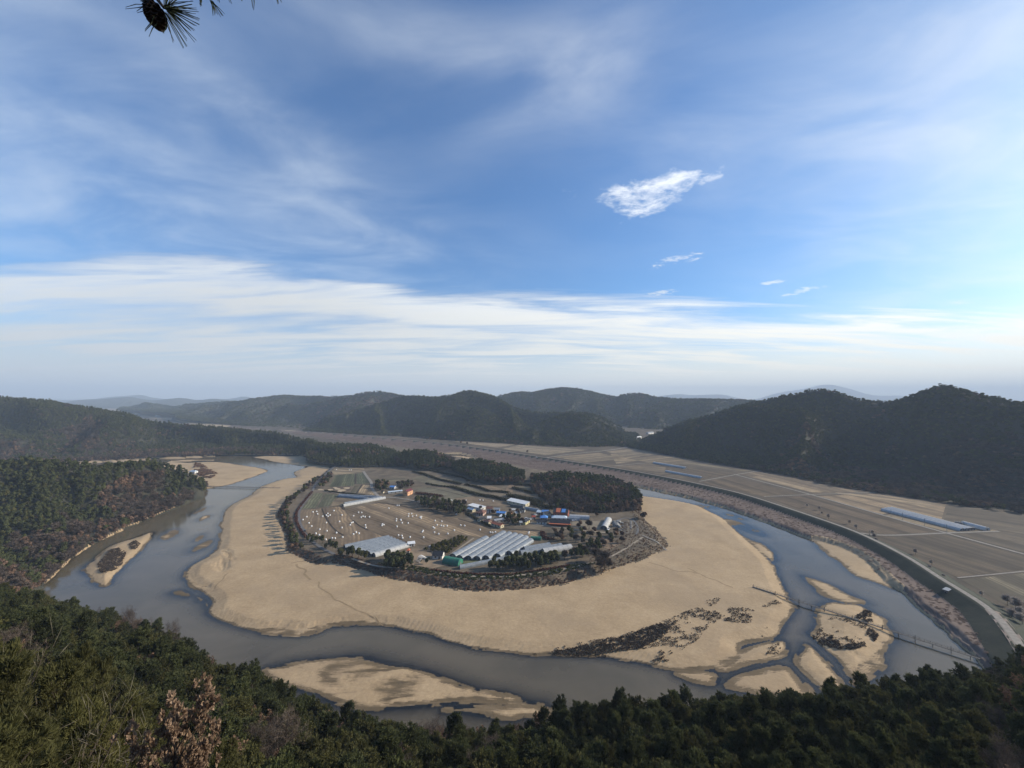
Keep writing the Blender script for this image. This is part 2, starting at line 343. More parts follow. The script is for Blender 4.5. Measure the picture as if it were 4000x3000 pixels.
lev_top = chaikin(cat(G(ZR, [(-300, 262), (0, 272), (300, 285), (500, 300), (700, 320), (1000, 345), (1300, 385), (1560, 425)], 7.5), G(Z5, [(0, 500), (300, 555), (560, 610), (700, 645), (900, 710), (1050, 760), (1250, 830), (1400, 900), (1550, 980), (1700, 1080), (1820, 1150), (1960, 1240), (2090, 1400), (2200, 1560), (2280, 1700)], 7.5)), 1, False)
flood = np.concatenate([lev_top[:, :2], [(320, 100), (255, 140)], river[::-1][:0, :2], G(Z5, [(1985, 1590), (1900, 1480), (1700, 1300), (1430, 1090), (1000, 860), (400, 650), (0, 575), (-170, 560)])[:, :2],
    P(np.array([2000, 1700, 1500, 1300, 1100, 900]), np.array([1850, 1800, 1745, 1720, 1690, 1670]))[:, :2]], 0)

NU, UMAX = 1250, 1.78
ui = np.linspace(-UMAX, UMAX, NU); wi = np.linspace(1 / 118, 1 / 2700, 440)
U, W = np.meshgrid(ui, wi); Y = 1 / W; X = U * Y
X = X.ravel(); Y = Y.ravel()
n40 = fbm(X, Y, 40, 5, 3); n9 = fbm(X, Y, 9, 4, 11); n150 = fbm(X, Y, 150, 3, 21)
land = 3.0 + np.zeros_like(X)
dlev = pdist(lev_top, X, Y)
sF = sdf(flood, X, Y, 30); z = land + (1.9 - land) * sstep(sF, 0, 14) + np.where(sF > 0, n9 * .35 + n40 * .5, 0)
z = np.maximum(z, 3 + 4.5 * np.clip(1 - (dlev - 2.6) / 10.5, 0, 1) * (dlev < 14))
sR = np.maximum(sdf(river, X, Y, 60), sdf(pond, X, Y, 60)) + n9 * 3.5
bed = -1.1 + n40 * 1.7 + n9 * .25 + n150 * .7
zr = z + (np.minimum(bed, -.25) - z) * sstep(sR, -3.0, 5.0)
shore = n40 * 5 + n9 * 3.0
sMain = None; sAny = np.full_like(X, -40.0)
for k, (poly, top, slope) in enumerate(SANDS):
    poly = chaikin(poly, 1); sz = min(1.0, math.sqrt((np.ptp(poly[:, 0]) * np.ptp(poly[:, 1]))) / 130)
    s = sdf(poly, X, Y, 40) + shore * (.25 + .45 * sz) * (.5 if k == 0 else 1)
    sAny = np.maximum(sAny, s)
    hs = np.where(s > 0, np.minimum(s * slope, top) , s * max(slope, .09)) + np.where(s > -12, n9 * .16 + n40 * (.35 if k else .25) * np.clip((s + 6) / 12, 0, 1), 0)
    zr = np.maximum(zr, np.where(s > -25, hs, -9))
for hp in (G(ZD, [(975, 1190), (1060, 1195), (1075, 1300), (1010, 1355), (965, 1280)]), G(Z4, [(1190, 1200), (1240, 1195), (1262, 1258), (1335, 1310), (1400, 1265), (1385, 1340), (1280, 1335), (1195, 1275)]), G(Z7, [(1050, 290), (1200, 262), (1300, 268), (1420, 248), (1530, 232), (1645, 248), (1690, 275), (1500, 276), (1400, 290), (1300, 316), (1200, 316)]), G(ZD, [(865, 785), (1000, 715), (1060, 640), (1090, 650), (1020, 760), (1005, 835), (900, 835)]),
        G(Z8, [(1165, 140), (1240, 155), (1248, 205), (1195, 295), (1170, 315), (1145, 285), (1190, 215)]), G(Z5, [(690, 870), (790, 955), (865, 1080), (885, 1150), (850, 1110), (770, 990)]), G(ZD, [(1010, 1095), (1110, 1140), (1150, 1215), (1120, 1215), (1040, 1130)]), G(Z8, [(860, 440), (960, 400), (1000, 360), (1030, 375), (985, 430), (900, 462)]), G(ZE, [(760, 770), (900, 720), (1060, 650), (1160, 690), (1080, 860), (900, 930)])):
    hs = sdf(chaikin(hp, 2), X, Y, 20) + n9 * 9 + n40 * 5; hm_ = sstep(hs, -2, 5); zr = np.where(zr > .1, zr * (1 - hm_) + (.15 + n9 * .35) * hm_, zr)
z = np.where(sR > -3.5, zr, z)
sV = sdf(plateau, X, Y, 60) + n9 * 4
z = np.where(sV > 0, np.maximum(z, 0) * (1 - sstep(sV, 0, 9)) + ZV * sstep(sV, 0, 9), z)
vil = sV > 0.3
# zone of every face
nr = len(wi); idx = np.arange(nr * NU).reshape(nr, NU)
faces = np.stack([idx[:-1, :-1], idx[:-1, 1:], idx[1:, 1:], idx[1:, :-1]], -1).reshape(-1, 4)
zone = np.where(vil, 3, np.where(dlev < 13.0, 4, np.where((sR > 1.5) | ((sR > -2.5) & (sAny > -3)), np.where(z > -0.02, 1, 0), np.where(sF > -8, 2, 5))))
fz = zone[faces[:, 0]]
V3 = np.stack([X, Y, z], -1)
def submesh(name, sel, vv=V3, extra=None):
    f = faces[sel]; u, inv = np.unique(f, return_inverse=True)
    return mesh_np(name, vv[u], inv.reshape(f.shape), attrs={k: (a[u], 'FLOAT') for k, a in (extra or {}).items()})

def sand_material():
    m = bpy.data.materials.new('river sand'); m.use_nodes = True; t = NT(m.node_tree)
    co = t.new('ShaderNodeTexCoord').outputs['Object']; x, y, zz_ = t.sep(co)
    n1 = t.noise(co, .045, 6, .62, .4); n2 = t.noise(co, .6, 6, .7); n3 = t.noise(co, .012, 4, .6)
    mp = t.new('ShaderNodeMapping'); t.put(mp.inputs['Vector'], co); mp.inputs['Rotation'].default_value = (0, 0, .35); mp.inputs['Scale'].default_value = (.03, .16, .1)
    ns = t.noise(mp.outputs[0], 1.0, 6, .65, 1.2)                  # flow lines left by the falling river
    dry = t.ramp(t.m('ADD', t.m('MULTIPLY', n1, .5), t.m('MULTIPLY', n2, .5)), [(.30, (.30, .212, .120)), (.5, (.415, .299, .174)), (.70, (.52, .385, .232))])
    dry = t.mix(t.m('MULTIPLY', t.ss(n3, .46, .66), .5), dry, (.33, .245, .155))
    wet = t.ramp(ns, [(.3, (.10, .074, .043)), (.55, (.17, .124, .072)), (.72, (.24, .178, .108))])
    lvl = t.m('ADD', zz_, t.m('ADD', t.m('MULTIPLY', t.m('SUBTRACT', ns, .5), .62), t.m('MULTIPLY', t.m('SUBTRACT', n1, .5), .45)))
    c = t.mix(t.ss(lvl, .12, .26), wet, dry)
    c = t.mix(t.ss(zz_, .03, -.10), c, (.085, .068, .042))
    b = t.new('ShaderNodeBsdfPrincipled'); t.put(b.inputs['Base Color'], c); b.inputs['Roughness'].default_value = .85
    b.inputs['Specular IOR Level'].default_value = .2
    bp = t.new('ShaderNodeBump'); bp.inputs['Strength'].default_value = .8; bp.inputs['Distance'].default_value = .35
    t.put(bp.inputs['Height'], t.m('ADD', t.m('MULTIPLY', t.noise(co, .35, 7, .68, .5), .7), t.m('MULTIPLY', ns, .6))); t.put(b.inputs['Normal'], bp.outputs[0])
    t.t.links.new(b.outputs[0], t.new('ShaderNodeOutputMaterial').inputs['Surface']); return m
sand_m = sand_material()
structure('sand_beach', submesh('sand_beach', fz == 1), sand_m)
structure('river_bed', submesh('river_bed', fz == 0), sand_m)
reed_m = pmat('dry reed ground', (.150, .108, .086), .95, (.108, .078, .062), .03, bump=.3, bscale=.5, col3=(.19, .142, .112), detail=8)
structure('flood_plain', submesh('flood_plain', fz == 2), reed_m)
vil_m = pmat('village soil', (.130, .100, .066), .95, (.065, .055, .036), .06, bump=.5, bscale=.6, col3=(.19, .15, .10), detail=8)
structure('village_ground', submesh('village_ground', fz == 3), vil_m)
lev_m = pmat('levee turf', (.026, .033, .020), .95, (.018, .023, .016), .12, bump=.4, bscale=.8, col3=(.040, .042, .026), detail=7)
structure('levee', submesh('levee', fz == 4), lev_m)
farm_m = pmat('farm soil', (.085, .066, .045), .95, (.050, .040, .028), .02, bump=.4, bscale=.4, col3=(.13, .10, .066), detail=8)
structure('farmland', submesh('farmland', fz == 5), farm_m)
y0, y1, ye = 2690.0, 118.0, 30000.0; um = UMAX * .999
rim = [(-um * y1, y1, 2.9), (-um * y0, y0, 2.9), (um * y0, y0, 2.9), (um * y1, y1, 2.9), (-26000, y1, 2.9), (-26000, ye, 2.9), (26000, ye, 2.9), (26000, y1, 2.9), (-26000, -500, 2.9), (26000, -500, 2.9)]
plain_m = pmat('far plain', (.27, .205, .135), .95, (.17, .13, .09), .004, col3=(.33, .26, .17), detail=6)
structure('ground', MB().add(rim, [(0, 4, 5, 1), (1, 5, 6, 2), (2, 6, 7, 3), (4, 0, 3, 7), (4, 7, 9, 8)][:3]).build('tmp', plain_m).data, plain_m)
bpy.data.objects.remove(bpy.data.objects['tmp'])

def water_material():
    m = bpy.data.materials.new('river water'); m.use_nodes = True; t = NT(m.node_tree)
    co = t.new('ShaderNodeTexCoord').outputs['Object']
    dep = t.new('ShaderNodeAttribute', attribute_name='depth').outputs['Fac']
    n1 = t.noise(co, .02, 4, .6, .8)
    tr = t.new('ShaderNodeBsdfTransparent'); tr.inputs['Color'].default_value = (.80, .76, .68, 1)
    df = t.new('ShaderNodeBsdfDiffuse'); t.put(df.inputs['Color'], t.ramp(n1, [(.35, (.112, .094, .060)), (.65, (.148, .120, .078))]))
    alpha = t.m('SUBTRACT', 1.0, t.m('EXPONENT', t.m('MULTIPLY', t.m('MAXIMUM', dep, 0.0), -2.2)))
    bodyn = t.new('ShaderNodeMixShader'); t.put(bodyn.inputs[0], alpha); t.t.links.new(tr.outputs[0], bodyn.inputs[1]); t.t.links.new(df.outputs[0], bodyn.inputs[2])
    bp = t.new('ShaderNodeBump'); bp.inputs['Strength'].default_value = .25; bp.inputs['Distance'].default_value = .05
    t.put(bp.inputs['Height'], t.m('ADD', t.noise(co, 1.4, 4, .6), t.m('MULTIPLY', t.noise(co, .22, 3, .6), 1.2)))
    gl = t.new('ShaderNodeBsdfGlossy'); gl.inputs['Roughness'].default_value = .09; t.put(gl.inputs['Normal'], bp.outputs[0])
    fr = t.new('ShaderNodeFresnel'); fr.inputs['IOR'].default_value = 1.45; t.put(fr.inputs['Normal'], bp.outputs[0])
    mx = t.new('ShaderNodeMixShader'); t.put(mx.inputs[0], fr.outputs[0]); t.t.links.new(bodyn.outputs[0], mx.inputs[1]); t.t.links.new(gl.outputs[0], mx.inputs[2])
    t.t.links.new(mx.outputs[0], t.new('ShaderNodeOutputMaterial').inputs['Surface']); return m
wet = ((z < .12) & (sR > -6))[faces].any(1)
Vw = V3.copy(); Vw[:, 2] = 0
river_o = structure('river', submesh('river', wet, Vw, {'depth': -z}), water_material())

def ground_z(x, y):
    """height of the height field at points, by nearest grid vertex"""
    x = np.atleast_1d(np.asarray(x, float)); y = np.atleast_1d(np.asarray(y, float))
    i = np.clip(np.rint((1 / y - wi[0]) / (wi[1] - wi[0])).astype(int), 0, nr - 1)
    j = np.clip(np.rint((x / y + UMAX) / (ui[1] - ui[0])).astype(int), 0, NU - 1)
    return z.reshape(nr, NU)[i, j]
# ------------------------------------------------------------------ hills and the woods on them
def leaf_mat(name, c1, c2, c3, rand=.3, trans=.25, scale=.35):
    m = bpy.data.materials.new(name); m.use_nodes = True; t = NT(m.node_tree); MATS[name] = m
    co = t.new('ShaderNodeTexCoord').outputs['Object']
    c = t.ramp(t.noise(co, scale, 5, .7), [(.33, c1), (.5, c2), (.67, c3)])
    oi = t.new('ShaderNodeObjectInfo').outputs['Random']
    c = t.mix(1.0, c, t.ramp(oi, [(0, (1 - rand, 1 - rand, 1 - rand * .8)), (.5, (1, 1, 1)), (1, (1 + rand * 1.1, 1 + rand, 1 + rand * .7))]), 'MULTIPLY')
    a = t.new('ShaderNodeBsdfDiffuse'); t.put(a.inputs['Color'], c)
    b = t.new('ShaderNodeBsdfTranslucent'); t.put(b.inputs['Color'], c)
    mx = t.new('ShaderNodeMixShader'); mx.inputs[0].default_value = trans
    t.t.links.new(a.outputs[0], mx.inputs[1]); t.t.links.new(b.outputs[0], mx.inputs[2])
    t.t.links.new(mx.outputs[0], t.new('ShaderNodeOutputMaterial').inputs['Surface']); return m
PINE = leaf_mat('pine needles', (.036, .044, .019), (.061, .070, .031), (.096, .102, .047))
PINE2 = leaf_mat('olive needles', (.050, .052, .021), (.084, .083, .034), (.125, .116, .052))
DRYL = leaf_mat('dry oak leaves', (.115, .072, .050), (.160, .104, .073), (.215, .148, .106), .28)
TWIG = leaf_mat('bare twigs', (.070, .056, .048), (.100, .080, .068), (.140, .114, .096), .25, .1)
SCRUB = leaf_mat('dark scrub', (.060, .046, .038), (.090, .070, .057), (.135, .106, .085), .3, .1)
bark = pmat('bark', (.085, .065, .050), .95, (.05, .04, .032), 3.0)

def quads(cen, nrm_dir, size, asp=1.0, r=None):
    """one leaf face per centre, random about its direction"""
    r = r or rng; n = len(cen)
    a = r.normal(size=(n, 3))
    if not np.isscalar(nrm_dir): a = np.cross(nrm_dir + r.normal(size=(n, 3)) * .38, a)
    a /= np.linalg.norm(a, axis=1)[:, None]
    b = r.normal(size=(n, 3)) if np.isscalar(nrm_dir) else nrm_dir + r.normal(size=(n, 3)) * .3; b = np.cross(a, b); b /= np.linalg.norm(b, axis=1)[:, None]
    s = np.asarray(size).reshape(-1, 1) * (0.7 + .6 * r.random((n, 1)))
    A = a * s * asp; B = b * s
    v = np.stack([cen - A - B, cen + A - B * .6, cen + A * .8 + B, cen - A * .7 + B * .8], 1).reshape(-1, 3)
    return v, np.arange(4 * n).reshape(n, 4)
def far_tree(name, mat, h, rad, n, kind):
    """a whole tree of the far woods: a lumpy crown of leaf clumps over a short trunk"""
    r = np.random.default_rng(abs(hash(name)) % 9999 if False else sum(map(ord, name)))
    nb = 7; ang = r.random(nb) * 6.28; lobes = np.stack([np.cos(ang) * rad * .55 * r.random(nb) ** .5, np.sin(ang) * rad * .55 * r.random(nb) ** .5, h * (.42 + .5 * r.random(nb))], -1)
    lobes[0] = (0, 0, h * .86)
    if kind == 'pine': lobes[:, :2] *= (1.25 - lobes[:, 2:3] / h)
    k = r.integers(0, nb, n); dirs = r.normal(size=(n, 3)); dirs /= np.linalg.norm(dirs, axis=1)[:, None]; dirs[:, 2] = np.where(dirs[:, 2] < -.3, -dirs[:, 2], dirs[:, 2])
    rr = rad * (.42 + .2 * r.random(n)); c = lobes[k] + dirs * rr[:, None] * (1, 1, .75)
    if kind == 'bare':
        A = dirs * rad * .30; side = np.cross(dirs, r.normal(size=(n, 3))); side /= np.linalg.norm(side, axis=1)[:, None]; side *= rad * .055
        v = np.stack([c - A - side, c - A + side, c + A + side * .4, c + A - side * .4], 1).reshape(-1, 3); f = np.arange(4 * n).reshape(n, 4)
    else: v, f = quads(c, dirs, rad * .155, 1.2, r)
    t = MB().tube((0, 0, -1), (0, 0, h * .7), rad * .07, rad * .03, 4)
    tv = np.array(t.v); tf = np.array([q for q in t.f if len(q) == 4]) + len(v)
    me = mesh_np(name, np.concatenate([v, tv]), np.concatenate([f, tf]), False)
    me.materials.append(mat); me.materials.append(bark)
    mi = np.zeros(len(me.polygons), np.int32); mi[len(f):] = 1; me.polygons.foreach_set('material_index', mi)
    return bpy.data.objects.new(name, me)
kinds = bpy.data.collections.new('wood kinds')                      # not in the scene itself: only the woods draw from it
for i, (nm, mt, h, rd, n, kd) in enumerate([('a0', PINE, 9, 2.6, 170, 'pine'), ('a1', PINE, 10, 2.9, 190, 'pine'), ('a2', PINE2, 8, 2.7, 170, 'pine'), ('a3', PINE, 11, 2.5, 170, 'pine'),
        ('b0', DRYL, 8, 3.1, 190, 'broad'), ('b1', DRYL, 7, 2.7, 160, 'broad'), ('b2', TWIG, 9, 3.3, 300, 'bare'), ('b3', TWIG, 7.5, 2.9, 260, 'bare'),
        ('c0', SCRUB, 1.5, 1.2, 90, 'bare'), ('c1', SCRUB, 1.1, 1.1, 90, 'broad')]):
    kinds.objects.link(far_tree(nm, mt, h, rd, n, kd))
gn = bpy.data.node_groups.new('woods', 'GeometryNodeTree')
gn.interface.new_socket('Geometry', in_out='INPUT', socket_type='NodeSocketGeometry'); gn.interface.new_socket('Geometry', in_out='OUTPUT', socket_type='NodeSocketGeometry')
def _na(nm, typ):
    q = gn.nodes.new('GeometryNodeInputNamedAttribute'); q.data_type = typ; q.inputs[0].default_value = nm; return q.outputs[0]
gi = gn.nodes.new('NodeGroupInput'); go = gn.nodes.new('NodeGroupOutput'); ip = gn.nodes.new('GeometryNodeInstanceOnPoints'); ci = gn.nodes.new('GeometryNodeCollectionInfo')
ci.inputs[0].default_value = kinds; ci.inputs['Separate Children'].default_value = True; ci.inputs['Reset Children'].default_value = True
ip.inputs['Pick Instance'].default_value = True
eu = gn.nodes.new('FunctionNodeEulerToRotation') if hasattr(bpy.types, 'FunctionNodeEulerToRotation') else None
for a_, b_ in ((gi.outputs[0], ip.inputs['Points']), (ci.outputs[0], ip.inputs['Instance']), (_na('kind', 'INT'), ip.inputs['Instance Index']), (_na('turn', 'FLOAT_VECTOR'), eu.inputs[0]), (eu.outputs[0], ip.inputs['Rotation']), (_na('size', 'FLOAT_VECTOR'), ip.inputs['Scale']), (ip.outputs[0], go.inputs[0])):
    gn.links.new(a_, b_)
def stuff(name, label, category, pts, kind, size, flat=(1, 1)):
    """one object of uncountable growth"""
    n = len(pts); turn = np.zeros((n, 3), np.float32); turn[:, 2] = rng.random(n) * 6.283; turn[:, :2] = rng.normal(size=(n, 2)) * .05
    s = size.reshape(-1, 1) * np.stack([.9 + .3 * rng.random(n), .9 + .3 * rng.random(n), .8 + .45 * rng.random(n)], -1) * (flat[0], flat[0], flat[1])
    me = bpy.data.meshes.new(name); me.vertices.add(n); me.vertices.foreach_set('co', np.asarray(pts, np.float32).ravel())
    for an, d_, ty, key in (('kind', kind.astype(np.int32), 'INT', 'value'), ('turn', turn, 'FLOAT_VECTOR', 'vector'), ('size', s.astype(np.float32), 'FLOAT_VECTOR', 'vector')):
        a = me.attributes.new(an, ty, 'POINT'); a.data.foreach_set(key, np.ascontiguousarray(d_).ravel())
    o = link(name, me, None, kind='stuff', label=label, category=category)
    o.modifiers.new('woods', 'NODES').node_group = gn; return o

hill_m = pmat('forest floor', (.040, .040, .027), .97, (.026, .027, .019), .03, col3=(.055, .050, .035))
far_m = pmat('far forest', (.045, .050, .034), .97, (.030, .034, .026), .012, bump=1.0, bscale=.05, col3=(.070, .062, .044), detail=10)
HILLS = {}
def hill(name, base, ridge, amp, freq, seed, nu=220, nv=44, back=1.3, canopy=7.0, mat=None, prof=.55):
    """slope from a foot line up to a ridge line and down behind it; both lines are points in the land"""
    b = resample(chaikin(base, 2, False), nu); r = resample(chaikin(ridge, 1, False), nu); r = r.copy(); r[:, 2] -= canopy
    v = np.concatenate([np.linspace(0, 1, nv), 1 + np.linspace(0, 1, nv // 2)[1:]])
    Vv, Uu = np.meshgrid(v, np.linspace(0, 1, nu), indexing='ij')
    d_ = (r - b)[:, :2]; pos = np.zeros(Vv.shape + (3,))
    f = np.minimum(Vv, 1); g = np.maximum(Vv - 1, 0)
    pos[..., :2] = b[None, :, :2] + d_[None] * (f + g * back)[..., None]
    pr = f * prof + (1 - prof) * sstep(f, 0, 1)
    pos[..., 2] = b[None, :, 2] + (r[:, 2] - b[:, 2])[None] * pr - g ** 1.3 * (r[None, :, 2] + 6)
    ln = np.concatenate([[0], np.cumsum(np.linalg.norm(np.diff(b[:, :2], axis=0), axis=1))]) + np.linalg.norm(d_, axis=1) * 0
    wob = fbm(pos[..., 0], pos[..., 1], 260, 3, seed)
    sp = fbm(ln[None] + wob * 160 + 0 * Vv, Vv * np.linalg.norm(d_, axis=1)[None] * .33, freq, 3, seed + 5)
    sp = .10 - 2.6 * np.abs(sp)                                      # sharp spurs, rounded gullies
    env = np.sin(np.pi * np.clip(f, 0, 1)) * (Vv <= 1) + .35 * np.sin(np.pi * g)
    pos[..., 2] += amp * env * sp + 2.0 * fbm(pos[..., 0], pos[..., 1], 30, 3, seed + 9) * np.minimum(1, f * 4)
    pos[..., 2] = np.where(Vv <= 1, np.maximum(pos[..., 2], b[None, :, 2] + f * 6), pos[..., 2])
    pos[0, :, 2] = np.minimum(pos[0, :, 2], b[:, 2]) - 1.5
    n0, n1 = Vv.shape; ix = np.arange(n0 * n1).reshape(n0, n1)
    fc = np.stack([ix[:-1, :-1], ix[:-1, 1:], ix[1:, 1:], ix[1:, :-1]], -1).reshape(-1, 4)
    flat = pos.reshape(-1, 3); e1 = flat[fc[:, 1]] - flat[fc[:, 0]]; e2 = flat[fc[:, 3]] - flat[fc[:, 0]]
    if np.cross(e1, e2)[:, 2].sum() < 0: fc = fc[:, ::-1]
    structure(name, mesh_np(name, flat, fc), mat or hill_m)
    HILLS[len(HILLS)] = 1
    return pos, Uu, Vv
def sprinkle(pos, Uu, Vv, spacing, vmax=1.35, edge=0.0):
    """even random points over a slope, with their place (u, v) on it"""
    p00, p01, p10, p11 = pos[:-1, :-1], pos[:-1, 1:], pos[1:, :-1], pos[1:, 1:]
    ar = np.linalg.norm(np.cross(p01 - p00, p10 - p00), axis=-1) * (Vv[:-1, :-1] < vmax)
    n = rng.poisson(ar / spacing ** 2); i, j = np.nonzero(n); k = np.repeat(np.arange(len(i)), n[i, j]); i, j = i[k], j[k]
    a, c = rng.random(len(i))[:, None], rng.random(len(i))[:, None]
    pt = (p00[i, j] * (1 - a) + p01[i, j] * a) * (1 - c) + (p10[i, j] * (1 - a) + p11[i, j] * a) * c
    uu = Uu[i, j] + a[:, 0] * (Uu[0, 1] - Uu[0, 0]); vv = Vv[i, j] + c[:, 0] * (Vv[i + 1, j] - Vv[i, j])
    return pt, uu, vv
def px_of(p):
    q = p - np.array([0, 0, H]); dep = q[:, 1] * CT + q[:, 2] * ST; up_ = -q[:, 1] * ST + q[:, 2] * CT
    return 2000 + F * q[:, 0] / dep, 1500 - F * up_ / dep
def inpoly(poly, px, py): return sdf(np.array(poly, float), px, py, 60.0)
def wood(name, label, h, spacing, brown, size=1.0, vmax=1.35, patches=(), clear=None, flat=(1, 1)):
    pt, uu, vv = sprinkle(*h, spacing, vmax); n = len(pt)
    px, py = px_of(pt)
    pb = brown(uu, vv) + fbm(pt[:, 0], pt[:, 1], 60, 3, 77) * 1.1 + fbm(pt[:, 0], pt[:, 1], 14, 2, 78) * .9
    for poly, val in patches: pb = pb + sstep(inpoly(poly, px, py), -25, 10) * val
    br = pb > .5; dry = (fbm(pt[:, 0], pt[:, 1], 45, 3, 99) + rng.normal(size=n) * .14) > .02
    k = np.where(br, np.where(dry, rng.integers(4, 6, n), rng.integers(6, 8, n)), rng.choice([0, 1, 2, 3], n, p=[.3, .3, .2, .2]))
    keep = np.ones(n, bool) if clear is None else clear(pt, px, py)
    return stuff(name, label, 'forest', pt[keep], k[keep], (size * (.75 + .5 * rng.random(n)))[keep], flat)
def QQ(v, pts, dist):
    a = L(v, pts); return Q(a[:, 0], a[:, 1], np.array(dist, float))

# right: the big dark mountain
hR = hill('mountain', cat(P(np.array([2380, 2440, 2520, 2664, 2927, 3078, 3229, 3379, 3605, 3756, 4000, 4300, 4800, 5600]), np.array([1738, 1746, 1762, 1789, 1834, 1857, 1894, 1919, 1949, 1979, 2004, 2062, 2200, 2400]), 3.0)),
    QQ(Z5, [(-20, 385), (80, 372), (300, 270), (500, 215), (700, 155), (900, 115), (1000, 95), (1070, 80), (1150, 95), (1250, 130), (1330, 145), (1410, 152), (1500, 130), (1600, 95), (1690, 60), (1760, 70), (1900, 110), (2124, 150), (2600, 190), (3400, 260)],
       [1100, 1080, 1060, 1040, 1010, 980, 960, 940, 915, 880, 860, 830, 800, 770, 745, 720, 690, 640, 540, 430]), 150, 190, 31, 300, 60, canopy=8)
wood('mountain_forest', 'dark pine forest covering the big mountain at the right', hR, 5.0, lambda u, v: .12 + .5 * (v < .45) * sstep(u, .35, .6), .78, 1.2, flat=(1.35, .75), patches=[([(3420, 1760), (3700, 1690), (3950, 1760), (4000, 1950), (3500, 1900)], .35)])
# middle: ridges across the valley
hC = hill('wooded_ridge', QQ(ZR, [(250, 285), (320, 288), (500, 298), (700, 310), (900, 318), (1100, 336), (1300, 347), (1500, 360), (1700, 369), (1850, 371), (1960, 362), (2030, 350), (2090, 325)], [1520, 1500, 1430, 1360, 1320, 1220, 1170, 1110, 1075, 1070, 1100, 1150, 1270]),
    QQ(ZR, [(300, 275), (420, 215), (560, 160), (700, 115), (800, 90), (850, 83), (960, 98), (1050, 85), (1150, 56), (1230, 75), (1290, 92), (1340, 122), (1420, 160), (1500, 172), (1600, 178), (1750, 172), (1850, 198), (1950, 240), (2050, 310)], [1700, 1740, 1760, 1750, 1720, 1700, 1680, 1650, 1620, 1590, 1570, 1540, 1500, 1470, 1440, 1410, 1390, 1380, 1390]), 270, 240, 5, 320, 60)
wood('ridge_forest', 'green wooded slopes of the central ridge beyond the plain', hC, 7.0, lambda u, v: .02 + .1 * (v < .3), 1.0, 1.15, flat=(1.6, .7))
hC1 = hill('wooded_spur', QQ(ZR, [(900, 320), (1000, 328), (1100, 338), (1250, 345), (1420, 352)], [1270, 1230, 1190, 1150, 1120]), QQ(ZR, [(930, 300), (1030, 210), (1120, 152), (1220, 148), (1320, 215), (1410, 310)], [1310, 1370, 1390, 1370, 1300, 1180]), 80, 130, 9, 160, 40)
wood('spur_forest', 'green wooded spur standing before the pointed central peak', hC1, 6.5, lambda u, v: .05 + .3 * (v < .25), .95, 1.2, flat=(1.6, .7))
hC2 = hill('wooded_spur', QQ(ZR, [(1400, 355), (1550, 364), (1700, 371), (1850, 373), (1990, 364), (2060, 345)], [1110, 1080, 1050, 1050, 1080, 1130]), QQ(ZR, [(1420, 320), (1520, 240), (1620, 192), (1740, 180), (1850, 225), (1970, 285), (2050, 330)], [1180, 1230, 1250, 1250, 1230, 1210, 1190]), 90, 140, 14, 160, 40)
wood('spur_forest', 'green wooded spur right of the central peak above the valley mouth', hC2, 6.5, lambda u, v: .08 + .3 * (v < .25), .95, 1.2, flat=(1.6, .7))
hD = hill('far_ridge', cat(QQ(ZR, [(1250, 230), (1500, 240), (1800, 260), (2100, 300)], [1900, 1900, 1850, 1750]), QQ(Z5, [(0, 335), (150, 330), (420, 300)], [1650, 1600, 1600])),
    cat(QQ(ZR, [(1250, 105), (1380, 75), (1440, 67), (1480, 75), (1560, 57), (1690, 44), (1780, 60), (1900, 90), (1960, 95), (2070, 71), (2130, 88)], [2500, 2500, 2500, 2450, 2450, 2400, 2400, 2350, 2300, 2250, 2250]), QQ(Z5, [(0, 128), (120, 107), (200, 133), (300, 140), (450, 145), (600, 145), (700, 150), (800, 165)], [2250, 2230, 2200, 2150, 2100, 2050, 2000, 1950])), 280, 300, 21, 260, 50)
wood('far_ridge_forest', 'hazy wooded hills behind the central ridge', hD, 9.5, lambda u, v: .2, 1.35, 1.1, flat=(1.6, .65))
hE = hill('far_ridge', cat(QQ(Z4, [(760, 168), (840, 170), (1000, 185), (1160, 197), (1120, 225), (1250, 242), (1500, 268), (1700, 288)], [3100, 3000, 2700, 2500, 2150, 2050, 1900, 1800]), QQ(ZR, [(160, 280), (330, 292), (420, 296)], [1700, 1580, 1540])),
    cat(QQ(Z4, [(780, 165), (900, 130), (1000, 127), (1150, 148), (1340, 118), (1480, 110), (1560, 114), (1700, 100), (1820, 68), (1950, 80)], [3600, 3600, 3500, 3300, 3200, 3100, 3000, 2900, 2700, 2600]), QQ(ZR, [(330, 90), (400, 97), (500, 90), (580, 70), (660, 64), (720, 75), (830, 95), (960, 130)], [2550, 2500, 2450, 2400, 2350, 2300, 2250, 2200])), 260, 280, 44, 300, 60)
wood('far_ridge_forest', 'hazy wooded hills left of the central ridge with pale clearings', hE, 9.0, lambda u, v: .16, 1.3, 1.1, flat=(1.6, .65), patches=[([(1280, 1570), (1480, 1555), (1700, 1560), (1450, 1640), (1200, 1640)], .4)],
     clear=lambda pt, px, py: (np.abs(py - (1577 + (px - 1180) * -.05)) > 2.4) | (px < 1170) | (px > 1480) | (fbm(px, py, 40, 2, 3) < .03))
